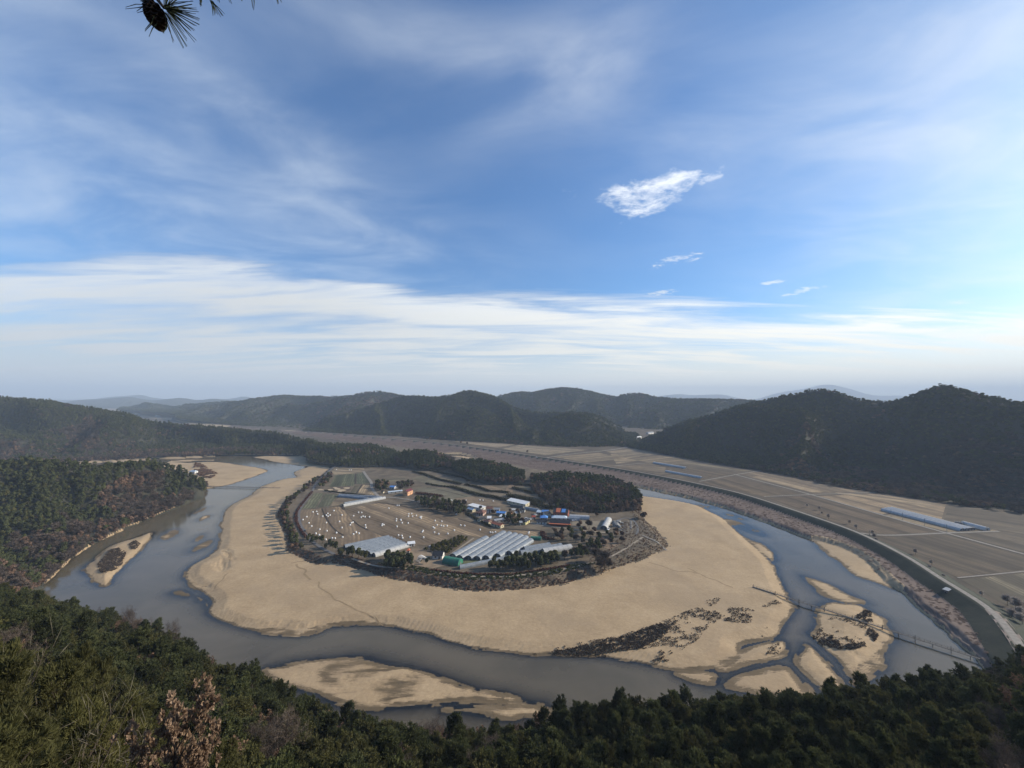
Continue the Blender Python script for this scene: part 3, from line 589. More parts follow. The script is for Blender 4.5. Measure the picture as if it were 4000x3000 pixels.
# far blue hills
hill('distant_hills', QQ(Z4, [(380, 140), (600, 150), (900, 168), (1200, 165), (1700, 150)], [5200, 4900, 4700, 4700, 4700]), QQ(Z4, [(380, 125), (450, 112), (530, 102), (620, 100), (700, 94), (760, 88), (850, 82), (930, 100), (1020, 105), (1100, 95), (1180, 88), (1290, 108), (1380, 92), (1480, 105), (1560, 113), (1700, 130)], [6000] * 16), 40, 500, 3, 220, 24, canopy=0, mat=far_m)
hill('distant_hills', QQ(Z4, [(100, 130), (1800, 130)], [8000] * 2), QQ(Z4, [(100, 112), (300, 100), (460, 104), (600, 98), (700, 84), (850, 74), (920, 69), (1000, 92), (1200, 105), (1420, 98), (1500, 96), (1580, 77), (1650, 95), (1800, 110)], [9500] * 14), 40, 700, 4, 220, 24, canopy=0, mat=far_m)
hill('distant_mountain', QQ(Z5, [(100, 165), (1700, 165)], [9000] * 2), QQ(Z5, [(150, 140), (230, 130), (330, 117), (400, 125), (480, 122), (560, 119), (640, 140), (720, 152), (850, 110), (1000, 90), (1100, 64), (1200, 85), (1330, 125), (1400, 128), (1500, 126), (1650, 150)], [12000] * 16), 60, 900, 6, 260, 24, canopy=0, mat=far_m)
# left: long descending spur behind the river
hB = hill('back_hill', cat(QQ(Z4, [(-900, 545), (-400, 525), (0, 512), (300, 520), (520, 509), (750, 497), (950, 484), (1200, 474), (1480, 462), (1640, 462), (1900, 464), (2040, 474)], [740, 780, 808, 790, 810, 835, 855, 880, 905, 905, 900, 880]), QQ(ZR, [(250, 438), (330, 452), (420, 470), (520, 482), (640, 474), (760, 476), (820, 470)], [800, 770, 745, 725, 735, 735, 745])),
    cat(QQ(Z4, [(-900, 40), (-400, 65), (0, 73), (150, 83), (300, 91), (400, 113), (500, 128), (650, 153), (800, 173), (900, 208), (1000, 233), (1200, 248), (1400, 263), (1600, 283), (1800, 300), (1950, 347), (2050, 368)], [1020, 1060, 1080, 1085, 1090, 1095, 1100, 1110, 1110, 1110, 1110, 1100, 1090, 1070, 1050, 1020, 1000]), QQ(ZR, [(250, 312), (350, 345), (470, 345), (600, 350), (700, 365), (780, 390), (830, 425)], [960, 930, 900, 880, 860, 830, 800])), 85, 160, 51, 300, 50, canopy=11)
wood('back_hill_forest', 'mixed pine and bare forest on the long spur across the river', hB, 4.7, lambda u, v: .05 + .50 * sstep(v, .62, .15) * sstep(u, .85, .45) + .12, .80, 1.25, [([(260, 1690), (330, 1655), (385, 1670), (370, 1720), (280, 1730)], .6)])
# left front: hill at the near bank
hF = hill('left_hill', cat(P(np.array([-700, -300]), np.array([2500, 2440]), 22), P(np.array([0, 110]), np.array([2360, 2320]), 12), G(Z4, [(285, 1310), (340, 1262), (400, 1185), (560, 1062), (700, 995), (850, 925), (1040, 845), (1200, 785), (1300, 715), (1340, 684), (1338, 655)], .5)),
    QQ(Z4, [(-1200, 470), (-500, 500), (-100, 515), (0, 505), (100, 482), (200, 478), (350, 490), (500, 500), (620, 518), (700, 523), (850, 508), (950, 489), (1050, 500), (1150, 530), (1220, 562), (1290, 607), (1330, 648)], [380, 400, 420, 430, 438, 445, 450, 455, 460, 470, 495, 515, 525, 535, 542, 550, 556]), 32, 110, 61, 300, 50, canopy=6.5)
wood('left_hill_forest', 'pine and brown oak forest on the hill at the left bank', hF, 3.7, lambda u, v: -.28 + 1.05 * sstep(v, .46, .10), .72, 1.3, [([(630, 1945), (720, 1890), (860, 1880), (950, 1850), (1030, 1860), (1070, 1940), (1060, 2010), (900, 2020), (680, 2000)], 0), ([(385, 1940), (430, 1895), (540, 1855), (640, 1855), (640, 1900), (620, 1960), (560, 2010), (440, 1990), (385, 1990)], 1.2)])
# wooded humps on the spit
def hump(label, base, top, dist_b, dist_t, seed, brown=.3, view=ZR):
    h = hill('wooded_hump', QQ(view, base, dist_b), QQ(view, top, dist_t), 3, 60, seed, 90, 24, 1.0, 7.0)
    return wood('hump_forest', label, h, 3.6, lambda u, v: brown + .25 * (v < .3), .8, 1.7)
hump('dark pine wood on the rounded hump behind the terraces', [(760, 455), (830, 478), (900, 486), (980, 480), (1075, 478)], [(750, 412), (830, 383), (900, 383), (1000, 400), (1070, 452)], [745, 715, 700, 700, 705], [790, 780, 770, 760, 740], 71, .22)
hump('dark pine wood on the middle hump above the terraced fields', [(1060, 490), (1130, 530), (1220, 560), (1330, 566), (1450, 562)], [(1065, 462), (1100, 436), (1180, 436), (1250, 444), (1350, 468), (1450, 530)], [690, 625, 590, 585, 590], [720, 705, 690, 670, 655, 620], 72, .25)
hump('dense brown wood on the end of the spit above the village', [(1480, 600), (1540, 660), (1606, 700), (1700, 724), (1790, 736), (1900, 740), (1992, 736), (2078, 714)], [(1485, 545), (1560, 510), (1680, 515), (1800, 545), (1900, 588), (1990, 628), (2050, 668), (2082, 702)], [566, 506, 472, 455, 445, 442, 446, 462], [620, 610, 590, 570, 550, 530, 510, 485], 73, .5)
# ------------------------------------------------------------------ the near slope under the viewpoint and its trees
def on_ray(px, py, d_, dz=0.0):
    q = Q(px, py, d_); return (float(q[0]), float(q[1]), float(q[2]) + dz)
ctrl = [(0, 0, 128.2), (0, -40, 131), (-60, -30, 130), (60, -30, 133), (-40, 0, 124), (40, 0, 126), (-100, 0, 118), (110, 0, 116), (0, 12, 113), (-14, 12, 112), (14, 12, 112), (0, 25, 96), (-27, 25, 97), (30, 22, 98), (-60, 30, 92), (40, 30, 89), (90, 30, 89),
        (0, 50, 74), (-64, 50, 78), (64, 50, 74), (130, 50, 74), (-130, 50, 88), (-220, 20, 105), (-220, 100, 72), (220, 40, 82), (190, 110, 50), (260, 120, 36), (-300, 60, 95), (-290, 150, 58),
        on_ray(200, 2350, 150, -9), on_ray(480, 2440, 150, -9), on_ray(0, 2300, 160, -10), on_ray(640, 2460, 160, -11), on_ray(1000, 2640, 120, -9), on_ray(1250, 2790, 105, -9), on_ray(1700, 2870, 97, -9), on_ray(1850, 2885, 97, -9), on_ray(2050, 2845, 102, -9),
        on_ray(2300, 2770, 112, -9), on_ray(2900, 2745, 115, -9), on_ray(3500, 2680, 125, -9), on_ray(3900, 2590, 150, -9), on_ray(0, 2600, 60, -8), on_ray(400, 2750, 55, -8), on_ray(800, 2800, 70, -9), on_ray(4000, 2800, 80, -9), on_ray(3500, 2900, 70, -9),
        (-292, 250, -1), (-212, 214, -1), (-195, 198, -1), (-115, 163, -1), (-65, 148, -1), (0, 149, -1), (30, 150, -1), (105, 155, -1), (170, 162, -1), (225, 178, 0), (300, 165, 4), (-340, 265, 6),
        (-300, 300, -8), (-200, 260, -14), (-100, 215, -16), (0, 205, -18), (100, 210, -16), (200, 215, -14), (280, 225, -8), (-400, 200, 50), (-420, 320, 10)]
ct = np.array(ctrl, float)
def _tps(r): return np.where(r > 1e-6, r * r * np.log(r + 1e-9), 0)
nc = len(ct); Kk = _tps(np.linalg.norm(ct[:, None, :2] - ct[None, :, :2], axis=-1)) + np.eye(nc) * 40; Pm = np.concatenate([np.ones((nc, 1)), ct[:, :2]], 1)
sol = np.linalg.solve(np.block([[Kk, Pm], [Pm.T, np.zeros((3, 3))]]), np.concatenate([ct[:, 2], np.zeros(3)]))
def slope_z(x, y):
    x = np.asarray(x, float); y = np.asarray(y, float); s = sol[nc] + sol[nc + 1] * x + sol[nc + 2] * y
    for i in range(nc): s = s + sol[i] * _tps(np.hypot(x - ct[i, 0], y - ct[i, 1]))
    return s + 1.6 * fbm(x, y, 14, 4, 5) * np.minimum(1, np.hypot(x, y) / 25)
gx, gy = np.meshgrid(np.linspace(-400, 300, 281), np.linspace(-40, 300, 137)); gz = slope_z(gx, gy)
ix = np.arange(gx.size).reshape(gx.shape)
structure('near_slope', mesh_np('near_slope', np.stack([gx, gy, gz], -1).reshape(-1, 3), np.stack([ix[:-1, :-1], ix[:-1, 1:], ix[1:, 1:], ix[1:, :-1]], -1).reshape(-1, 4)),
          pmat('slope litter', (.085, .062, .042), .97, (.045, .036, .026), .25, bump=.5, bscale=1.5, col3=(.13, .095, .062)))

def needles_mesh(name, mats, tips, dirs, length, width, r, per):
    n = len(tips) * per; c = np.repeat(tips, per, 0) + r.normal(size=(n, 3)) * length * .28; d_ = np.repeat(dirs, per, 0) + r.normal(size=(n, 3)) * .72
    d_ /= np.linalg.norm(d_, axis=1)[:, None]; sd = np.cross(d_, r.normal(size=(n, 3))); sd /= np.linalg.norm(sd, axis=1)[:, None]
    l = length * (.6 + .8 * r.random((n, 1))); sd = sd * width * (.7 + .6 * r.random((n, 1)))
    v = np.stack([c - sd * .5, c + d_ * l * .55 - sd, c + d_ * l, c + d_ * l * .5 + sd], 1).reshape(-1, 3)
    me = mesh_np(name, v, np.arange(4 * n).reshape(n, 4), False); me.materials.append(mats); return me
def limb_path(p, d_, l, n, r, up=0.15, wob=.18):
    pts = [np.array(p, float)]; d_ = np.array(d_, float)
    for i in range(n):
        d_ = d_ + np.array((0, 0, up / n)) + r.normal(size=3) * wob / math.sqrt(n); d_ /= np.linalg.norm(d_); pts.append(pts[-1] + d_ * l / n)
    return pts
def tree_meshes(name, kind, h, rad, seed, mat, length, width, per, nb=34, nt=9):
    """trunk with limbs, and a crown of separate leaves or twigs on them"""
    r = np.random.default_rng(seed); t = MB(); tips = []; dirs = []; tr = .018 * h + .03
    lean = r.normal(size=2) * .03; tp = limb_path((0, 0, -1.0), (lean[0], lean[1], 1), h + .6, 7, r, 0, .10)
    for i in range(7): t.tube(tp[i], tp[i + 1], tr * (1 - i / 8.2), tr * (1 - (i + 1) / 8.2), 6)
    for b in range(nb):
        f = (.28 if kind == 'pine' else .25) + (.70) * (b + r.random()) / nb; q = f * 7; i0 = min(6, int(q)); p = tp[i0] * (1 - q + i0) + tp[i0 + 1] * (q - i0)
        a = b * 2.4 + r.normal() * .4; g = (f - .28) / .72
        if kind == 'pine': ln = rad * (1.15 - .80 * g ** 1.8) * (.45 + .75 * r.random()); up_ = .15 + .9 * g + .2 * r.normal()
        else: ln = rad * (1.15 - .5 * abs(g - .35) * 1.3) * (.6 + .6 * r.random()); up_ = .55 + .7 * g + .25 * r.normal()
        lp = limb_path(p, (math.cos(a), math.sin(a), up_), ln, 4, r, .35)
        for i in range(4): t.tube(lp[i], lp[i + 1], tr * .34 * (1 - i / 4.6) * (1.2 - g * .7), tr * .34 * (1 - (i + 1) / 4.6) * (1.2 - g * .7), 4)
        for j in range(nt):
            s = .38 + .62 * (j + r.random()) / nt; q2 = s * 4; i1 = min(3, int(q2)); pp = lp[i1] * (1 - q2 + i1) + lp[i1 + 1] * (q2 - i1); dd = lp[i1 + 1] - lp[i1]; dd /= np.linalg.norm(dd)
            sd = r.normal(size=3); sd -= dd * sd.dot(dd); sd /= np.linalg.norm(sd); off = rad * .20 * (1.15 - s * .5) * r.random() ** .6
            o = pp + sd * off + np.array((0, 0, .06 * rad)); tips.append(o); dirs.append(dd * .6 + sd * .5 + np.array((0, 0, .75 if kind == 'pine' else .3)))
            if kind == 'bare' and off > .05:
                t.tube(pp, o, tr * .09, tr * .05, 3)
    tips.append(tp[-1]); dirs.append(np.array((0, 0, 1.)))
    tm = bpy.data.meshes.new(name + '_trunk'); tm.from_pydata(t.v, [], t.f); tm.materials.append(bark)
    cm = needles_mesh(name + '_crown', mat, np.array(tips), np.array(dirs), length, width, r, per)
    return tm, cm
protos = [tree_meshes('p%d' % i, 'pine', h, rd, 100 + i, m_, .36, .055, 26, 40, 8) for i, (h, rd, m_) in enumerate([(8.5, 3.0, PINE), (9.5, 2.9, PINE), (7.5, 3.2, PINE2), (9.0, 2.6, PINE), (8.0, 3.1, PINE2)])]
fine = [tree_meshes('f%d' % i, 'pine', h, rd, 200 + i, m_, .17, .012, 60, 44, 16) for i, (h, rd, m_) in enumerate([(7.5, 2.6, PINE2), (8.0, 2.4, PINE2)])]
bares = [tree_meshes('q%d' % i, 'bare', h, rd, 300 + i, TWIG, .55, .012, 14, 30, 11) for i, (h, rd) in enumerate([(10, 3.4), (8.5, 3.0)])]
oaks = [tree_meshes('o%d' % i, 'oak', h, rd, 400 + i, DRYL, .26, .10, 12, 30, 10) for i, (h, rd) in enumerate([(8, 2.8), (7, 2.5)])]
def plant(name, tm, cm, loc, rz, s, label, cat_, group):
    o = thing(name, label, cat_, loc, rz, group); o.scale = s
    for nm, me in (('trunk', tm), ('crown', cm)):
        q = bpy.data.objects.new(nm, me); C.objects.link(q); q.parent = o
    return o
near_kinds = bpy.data.collections.new('near wood kinds')
for i, (tm, cm) in enumerate(protos + bares + oaks):
    me = bpy.data.meshes.new('n%02d' % i)
    a, b = tm, cm; v = np.concatenate([np.array([q.co for q in a.vertices]), np.array([q.co for q in b.vertices])]); nv_ = len(a.vertices)
    me.from_pydata(v.tolist(), [], [list(p.vertices) for p in a.polygons] + [[k + nv_ for k in p.vertices] for p in b.polygons])
    me.materials.append(a.materials[0]); me.materials.append(b.materials[0]); mi = np.zeros(len(me.polygons), np.int32); mi[len(a.polygons):] = 1; me.polygons.foreach_set('material_index', mi)
    near_kinds.objects.link(bpy.data.objects.new('n%02d' % i, me))
gn2 = gn.copy(); gn2.name = 'near woods'
for nd in gn2.nodes:
    if nd.type == 'COLLECTION_INFO': nd.inputs[0].default_value = near_kinds

# where trees stand on the slope: jittered grid
sx, sy = np.meshgrid(np.arange(-330, 262, 3.7), np.arange(9, 262, 3.7)); sx = (sx + rng.uniform(-1.5, 1.5, sx.shape)).ravel(); sy = (sy + rng.uniform(-1.5, 1.5, sy.shape)).ravel()
sz = slope_z(sx, sy); keep = (sz > 1.0) & (np.hypot(sx, sy) > 17) & (np.abs(sx) < sy * 1.75 + 25)
sx, sy, sz = sx[keep], sy[keep], sz[keep]
tp_ = np.stack([sx, sy, sz + 7.5], -1); tpx, tpy = px_of(tp_)
dist = np.hypot(sx, sy)
# keep the sight line to the river free: a crown may not rise over the tree line seen from the viewpoint
lx = [-400, 0, 90, 210, 300, 390, 470, 560, 640, 690, 730, 780, 900, 1000, 1050, 1150, 1220, 1320, 1420, 1560, 1680, 1780, 1860, 1960, 2060, 2250, 2400, 2700, 2850, 3000, 3200, 3400, 3540, 3680, 3780, 3900, 4000, 4400]
ly = [2230, 2285, 2300, 2345, 2395, 2430, 2400, 2425, 2440, 2490, 2540, 2600, 2640, 2645, 2700, 2750, 2790, 2830, 2850, 2830, 2850, 2870, 2890, 2850, 2800, 2760, 2770, 2770, 2740, 2725, 2730, 2700, 2660, 2680, 2650, 2600, 2560, 2400]
over = np.interp(tpx, lx, ly) - tpy                                     # > 0: pokes above
hfac = np.ones(len(sx)); hfac[:] = .80 + .40 * rng.random(len(sx))
drop = ((over > 25) & (rng.random(len(sx)) > .12)) | ((dist < 48) & (over > -60)) | ((dist < 46) & (tpx > 1300)) | ((dist < 80) & (over > 8))
hfac = np.where(over > 5, hfac * .8, hfac)
sx, sy, sz, tpx, tpy, dist, hfac = [a[~drop] for a in (sx, sy, sz, tpx, tpy, dist, hfac)]
olive = (tpx < 1500) & (tpx + (3000 - tpy) * .4 < 1600)
nz = fbm(sx, sy, 22, 3, 41) + rng.normal(size=len(sx)) * .12
bareness = nz - .06 + .24 * ((tpx > 430) & (tpx < 830) & (tpy < 2640)) - .02 * (tpx < 800) - .22 * ((tpx > 2200) & (tpx < 3850)) + .10 * (tpx > 3860) + .12 * ((tpx > 1450) & (tpx < 2150) & (tpy < 2960))
kindn = np.where((bareness > .20) & (dist > 62), np.where(rng.random(len(sx)) < .6, 1, 2), 0)         # 0 pine, 1 bare, 2 dry oak
seen = (tpx > -120) & (tpx < 4120) & (tpy < 3180) & (tpy > 2200)
order = np.argsort(dist + 1e4 * ~seen)
count = {0: 0, 1: 0, 2: 0}; lim = {0: 285, 1: 90, 2: 60}; mine = np.zeros(len(sx), bool)
for i in order:
    k = int(kindn[i])
    if not seen[i] or count[k] >= lim[k]: continue
    count[k] += 1; mine[i] = True; s = hfac[i]; rz = rng.random() * 6.28; sc3 = (s * (.9 + .3 * rng.random()), s * (.9 + .3 * rng.random()), s)
    side = 'left' if tpx[i] < 1500 else ('right' if tpx[i] > 2600 else 'middle')
    if k == 0:
        if dist[i] < 36: tm, cm = fine[rng.integers(0, 2)]
        else: tm, cm = protos[[2, 4][rng.integers(0, 2)] if (olive[i] and rng.random() < .7) else rng.integers(0, 5)]
        lab = {'left': 'bushy olive green pine on the steep slope at the lower left', 'middle': 'dark green pine on the slope below the sandbar', 'right': 'shaded dark pine on the steep slope at the lower right'}[side]
        plant('pine_tree', tm, cm, (sx[i], sy[i], sz[i]), rz, sc3, lab, 'pine tree', 'pines on the %s near slope' % side)
    elif k == 1:
        tm, cm = bares[rng.integers(0, 2)]
        plant('bare_tree', tm, cm, (sx[i], sy[i], sz[i]), rz, sc3, {'left': 'leafless grey brown tree between pines at the lower left', 'middle': 'leafless grey tree at the water edge below the sandbar', 'right': 'leafless tree among dark pines at the lower right'}[side], 'tree', 'bare trees on the %s near slope' % side)
    else:
        tm, cm = oaks[rng.integers(0, 2)]
        plant('oak_tree', tm, cm, (sx[i], sy[i], sz[i]), rz, sc3, {'left': 'brown leaved oak between pines on the lower left slope', 'middle': 'brown leaved oak on the slope below the sandbar', 'right': 'brown leaved oak among dark pines at the lower right'}[side], 'oak tree', 'dry oaks on the %s near slope' % side)
rest = ~mine & (dist > 52); kk = np.where(kindn == 0, rng.integers(0, 5, len(sx)), np.where(kindn == 1, rng.integers(5, 7, len(sx)), rng.integers(7, 9, len(sx))))
o = stuff('slope_forest', 'pine forest lower down the near slope towards the river', 'forest', np.stack([sx, sy, sz], -1)[rest], kk[rest], hfac[rest]); o.modifiers[0].node_group = gn2
print('near trees', count, rest.sum())

# dry oak close to the viewpoint, every leaf on it
tm, cm = tree_meshes('near_oak', 'oak', 6.6, 1.9, 71, leaf_mat('tan oak leaves', (.17, .115, .078), (.25, .175, .122), (.34, .25, .18), .1, .3, 3), .10, .038, 34, 46, 17)
def stand(name, tm, cm, px, py, d_, hgt, wide, rz, *lab):
    """a tree whose top meets the sight line of a pixel and whose foot stands on the slope"""
    q = on_ray(px, py, d_); g = float(slope_z(q[0], q[1])) - .3; k = (q[2] - g) / hgt
    plant(name, tm, cm, (q[0], q[1], g), rz, (wide, wide, k), *lab)
stand('oak_tree', tm, cm, 690, 2745, 14.0, 6.9, .95, .4, 'oak with curled tan leaves standing closest at the lower left edge', 'oak tree', None)
TWIG2 = leaf_mat('pale twigs', (.13, .115, .088), (.19, .17, .13), (.25, .22, .17), .15, .05)
tb = tree_meshes('near_bare', 'bare', 6.0, 3.0, 88, TWIG2, .6, .006, 3, 20, 6)
for i, (px, py, dd, wd, rz) in enumerate([(30, 2560, 27, 1.5, 0), (210, 2650, 23, 1.4, 1), (340, 2770, 20, 1.25, 2), (-90, 2700, 19, 1.5, 3), (470, 2860, 24, 1.2, 4), (120, 2830, 16, 1.3, 5), (330, 2560, 33, 1.4, 2.6), (560, 2760, 34, 1.3, 5.2), (900, 2920, 30, 1.2, 1.1), (-60, 2900, 13, 1.2, .6)]):
    stand('pine_tree', *fine[i % 2], px, py, dd, 7.6, wd, rz, 'tall olive green pine with fine needles at the lower left corner', 'pine tree', 'tall pines closest to the viewpoint')
for px, py, dd, rz in ((60, 2640, 22, .3), (300, 2830, 17, 2.2)):
    stand('bare_shrub', *tb, px, py, dd, 6.3, 1.2, rz, 'bare shrub with pale twigs reaching across the lower left corner', 'shrub', 'pale twigged shrubs at the lower left')
# ------------------------------------------------------------------ fields, roads and paths laid on the level ground
_lift = [0.0]
def sheet(name, poly, lvl, mat, smooth=0):
    p = np.array(poly)[:, :2]
    if smooth: p = chaikin(p, smooth)
    _lift[0] += .004; lvl = lvl + _lift[0] % .12
    a = np.sum(p[:, 0] * np.roll(p[:, 1], -1) - p[:, 1] * np.roll(p[:, 0], -1))
    if a < 0: p = p[::-1]
    return structure(name, MB_mesh([(x, y, lvl) for x, y in p]), mat)
def MB_mesh(v):
    me = bpy.data.meshes.new('sheet'); me.from_pydata([tuple(map(float, q)) for q in v], [], [tuple(range(len(v)))]); me.update(); return me
def ribbon_mesh(line, width, lift, follow=None):
    n = max(12, int(np.sum(np.linalg.norm(np.diff(line[:, :2], axis=0), axis=1)) / 3)); c = resample(chaikin(line, 2, False), n)
    t_ = np.gradient(c[:, :2], axis=0); t_ /= np.linalg.norm(t_, axis=1)[:, None]; nn = np.stack([-t_[:, 1], t_[:, 0]], -1)
    k = 5 if follow else 2; rows = []
    for j in range(k):
        o_ = (j / (k - 1) - .5) * width; xy = c[:, :2] + nn * o_; zc = (follow(xy[:, 0], xy[:, 1]) if follow else c[:, 2]) + lift; rows.append(np.column_stack([xy, zc]))
    v = np.stack(rows, 1).reshape(-1, 3); ix = np.arange(n * k).reshape(n, k)
    f = np.stack([ix[:-1, 1:], ix[:-1, :-1], ix[1:, :-1], ix[1:, 1:]], -1).reshape(-1, 4)
    return mesh_np('ribbon', v, f)
import itertools
_k = itertools.cycle([i * .003 for i in range(30)])
def ribbon(name, line, width, lift, mat, follow=None): return structure(name, ribbon_mesh(line, width, lift, follow), mat)
def lane_dir(poly, i=0, j=1):
    a, b = np.array(poly)[i, :2], np.array(poly)[j, :2]; return math.atan2(b[1] - a[1], b[0] - a[0])
_fm = [0]
def field_mat(base, rows=None, tone=.72):
    _fm[0] += 1
    return pmat('field %d' % _fm[0], base, .95, tuple(c * .66 for c in base), .07 + .02 * (_fm[0] % 3), bump=.25, bscale=1.2, col3=tuple(c * 1.3 for c in base), detail=9, stripe=(rows, 2.6 + .5 * (_fm[0] % 4), .75, tuple(c * tone for c in base)) if rows is not None else None)
def field(view, pts, lvl, base, rows=(0, 1), tone=.7, lift=.05):
    p = G(view, pts, lvl); sheet('field', p, lvl + lift, field_mat(base, lane_dir(p, *rows) if rows else None, tone))
GREEN = (.092, .096, .054); TAN = (.27, .205, .128); BROWN = (.19, .139, .088); OLIVE = (.145, .124, .078); DARKB = (.118, .088, .062)
for pts, base, rows in [
        ([(780, 390), (1050, 370), (1060, 520), (1040, 545), (680, 560), (740, 460)], GREEN, (0, 5)), ([(1075, 370), (1165, 352), (1275, 510), (1080, 520)], (.083, .088, .054), (0, 3)),
        ([(760, 385), (720, 340), (800, 270), (1190, 290), (1195, 338), (1060, 362)], (.25, .195, .125), (2, 3)), ([(990, 640), (1050, 545), (1155, 528), (1075, 650)], OLIVE, (0, 1)),
        ([(1100, 640), (1170, 532), (1278, 530), (1345, 680)], TAN, (0, 1)), ([(290, 878), (470, 652), (608, 648), (490, 863)], (.105, .104, .060), (0, 1)), ([(510, 858), (632, 658), (818, 678), (760, 750), (690, 838)], (.10, .098, .058), (0, 1)),
        ([(712, 838), (745, 762), (840, 712), (1220, 742), (885, 818)], (.20, .152, .098), (2, 3)),
        ([(280, 902), (570, 872), (600, 965), (695, 1105), (790, 1208), (880, 1258), (700, 1340), (610, 1330), (430, 1290), (370, 1230), (285, 1090), (258, 960)], (.225, .162, .100), (0, 11)),
        ([(596, 872), (860, 838), (905, 895), (1015, 1035), (1105, 1118), (1250, 1190), (1480, 1282), (900, 1418), (715, 1345), (900, 1262), (800, 1205), (705, 1100), (612, 962)], (.215, .155, .097), (0, 12))]:
    field(ZA, pts, ZV, base, rows)
main = cat(G(ZA, [(912, 892), (1150, 832), (1390, 795), (1560, 812), (1800, 855)], ZV), G(ZB, [(300, 925), (700, 1020), (1000, 1100), (1180, 1165), (1400, 1185), (1900, 1205), (1890, 1280), (1730, 1290), (1400, 1190), (1100, 1285), (900, 1275), (720, 1245), (300, 1400), (100, 1400)], ZV), G(ZA, [(1840, 1385), (1545, 1285), (1255, 1182), (1110, 1112), (1020, 1030)], ZV))
sheet('field', main, ZV + .06, field_mat((.215, .158, .100), lane_dir(main, 0, 17), .78))
for pts, base in [([(20, 445), (190, 392), (340, 442), (640, 548), (600, 566), (240, 508)], OLIVE), ([(40, 612), (210, 562), (420, 592), (900, 692), (830, 712), (480, 722), (300, 660)], (.13, .118, .075)), ([(100, 332), (340, 412), (830, 490), (780, 515), (350, 425)], OLIVE),
        ([(650, 548), (780, 541), (1120, 640), (1000, 656)], OLIVE), ([(810, 525), (1150, 540), (1380, 602), (1200, 622), (1000, 560)], BROWN), ([(1500, 500), (1760, 490), (1745, 515), (1510, 522), (1480, 640), (1375, 638), (1400, 560)], (.19, .135, .085)),
        ([(1505, 565), (1700, 560), (1900, 622), (1850, 652), (1500, 602)], (.10, .09, .06)), ([(480, 752), (900, 702), (1200, 762), (1420, 832), (1100, 830), (830, 800)], BROWN), ([(780, 1010), (1000, 985), (1300, 1010), (1000, 1075)], (.16, .13, .09)),
        ([(1660, 1150), (1760, 1075), (1900, 1120), (1880, 1190)], (.17, .135, .09)), ([(330, 282), (560, 262), (560, 290), (400, 300)], OLIVE)]:
    field(ZB, pts, ZV, base, None)
field(ZL, [(950, 632), (1390, 610), (1430, 640), (1000, 692)], ZV, OLIVE, (0, 1)); field(ZL, [(1560, 800), (1750, 748), (2212, 800), (2100, 960), (1900, 930), (1930, 870)], ZV, (.138, .122, .08), None)
field(ZC, [(800, 610), (1240, 640), (1180, 750), (790, 715)], ZV, (.20, .165, .115), None); field(ZC, [(1000, 860), (1200, 850), (1450, 940), (1300, 1010), (1040, 940)], ZV, (.20, .145, .095), None)
field(ZC, [(1480, 640), (1600, 610), (1670, 700), (1650, 800), (1480, 800)], ZV, (.12, .10, .075), (0, 4)); field(ZG, [(400, 290), (640, 370), (900, 480), (600, 540), (360, 500), (180, 350)], ZV, (.27, .20, .13), None)
field(ZG, [(1000, 440), (1600, 370), (2212, 330), (2212, 375), (1650, 420), (950, 520)], ZV, (.125, .125, .06), None, lift=.03); field(ZA, [(640, 600), (720, 565), (985, 548), (1005, 600), (900, 645), (660, 628)], ZV, (.10, .072, .05), None)
soil_d = pmat('ditch soil', (.060, .046, .034), .95, (.04, .032, .025), .2)
for v, ln, wd in [(ZA, [(582, 875), (618, 970), (700, 1108), (795, 1206), (890, 1258)], 1.5), (ZA, [(1030, 1045), (1110, 1118), (1250, 1187)], 1.6), (ZA, [(862, 832), (900, 890)], 3.0), (ZA, [(1385, 790), (1560, 806), (1800, 848), (1990, 900)], 3.0), (ZB, [(700, 1022), (1000, 1105), (1180, 1168)], 2.2), (ZA, [(282, 888), (570, 866), (862, 832)], 1.0), (ZA, [(1065, 368), (1062, 520)], 2.2), (ZB, [(250, 565), (480, 610), (830, 705)], 1.6), (ZA, [(1080, 650), (1160, 528)], 2.0), (ZB, [(1340, 1165), (1900, 1195)], 2.5)]:
    ribbon('ditch', G(v, ln, ZV), wd, .20 + next(_k), soil_d)
conc = pmat('pale concrete', (.25, .225, .19), .9, (.19, .17, .145), .5, col3=(.30, .275, .235)); dirt = pmat('pale dirt track', (.30, .25, .185), .95, (.23, .19, .14), .4, col3=(.36, .30, .225)); asph = pmat('grey asphalt', (.15, .145, .14), .9, (.115, .11, .105), .4)
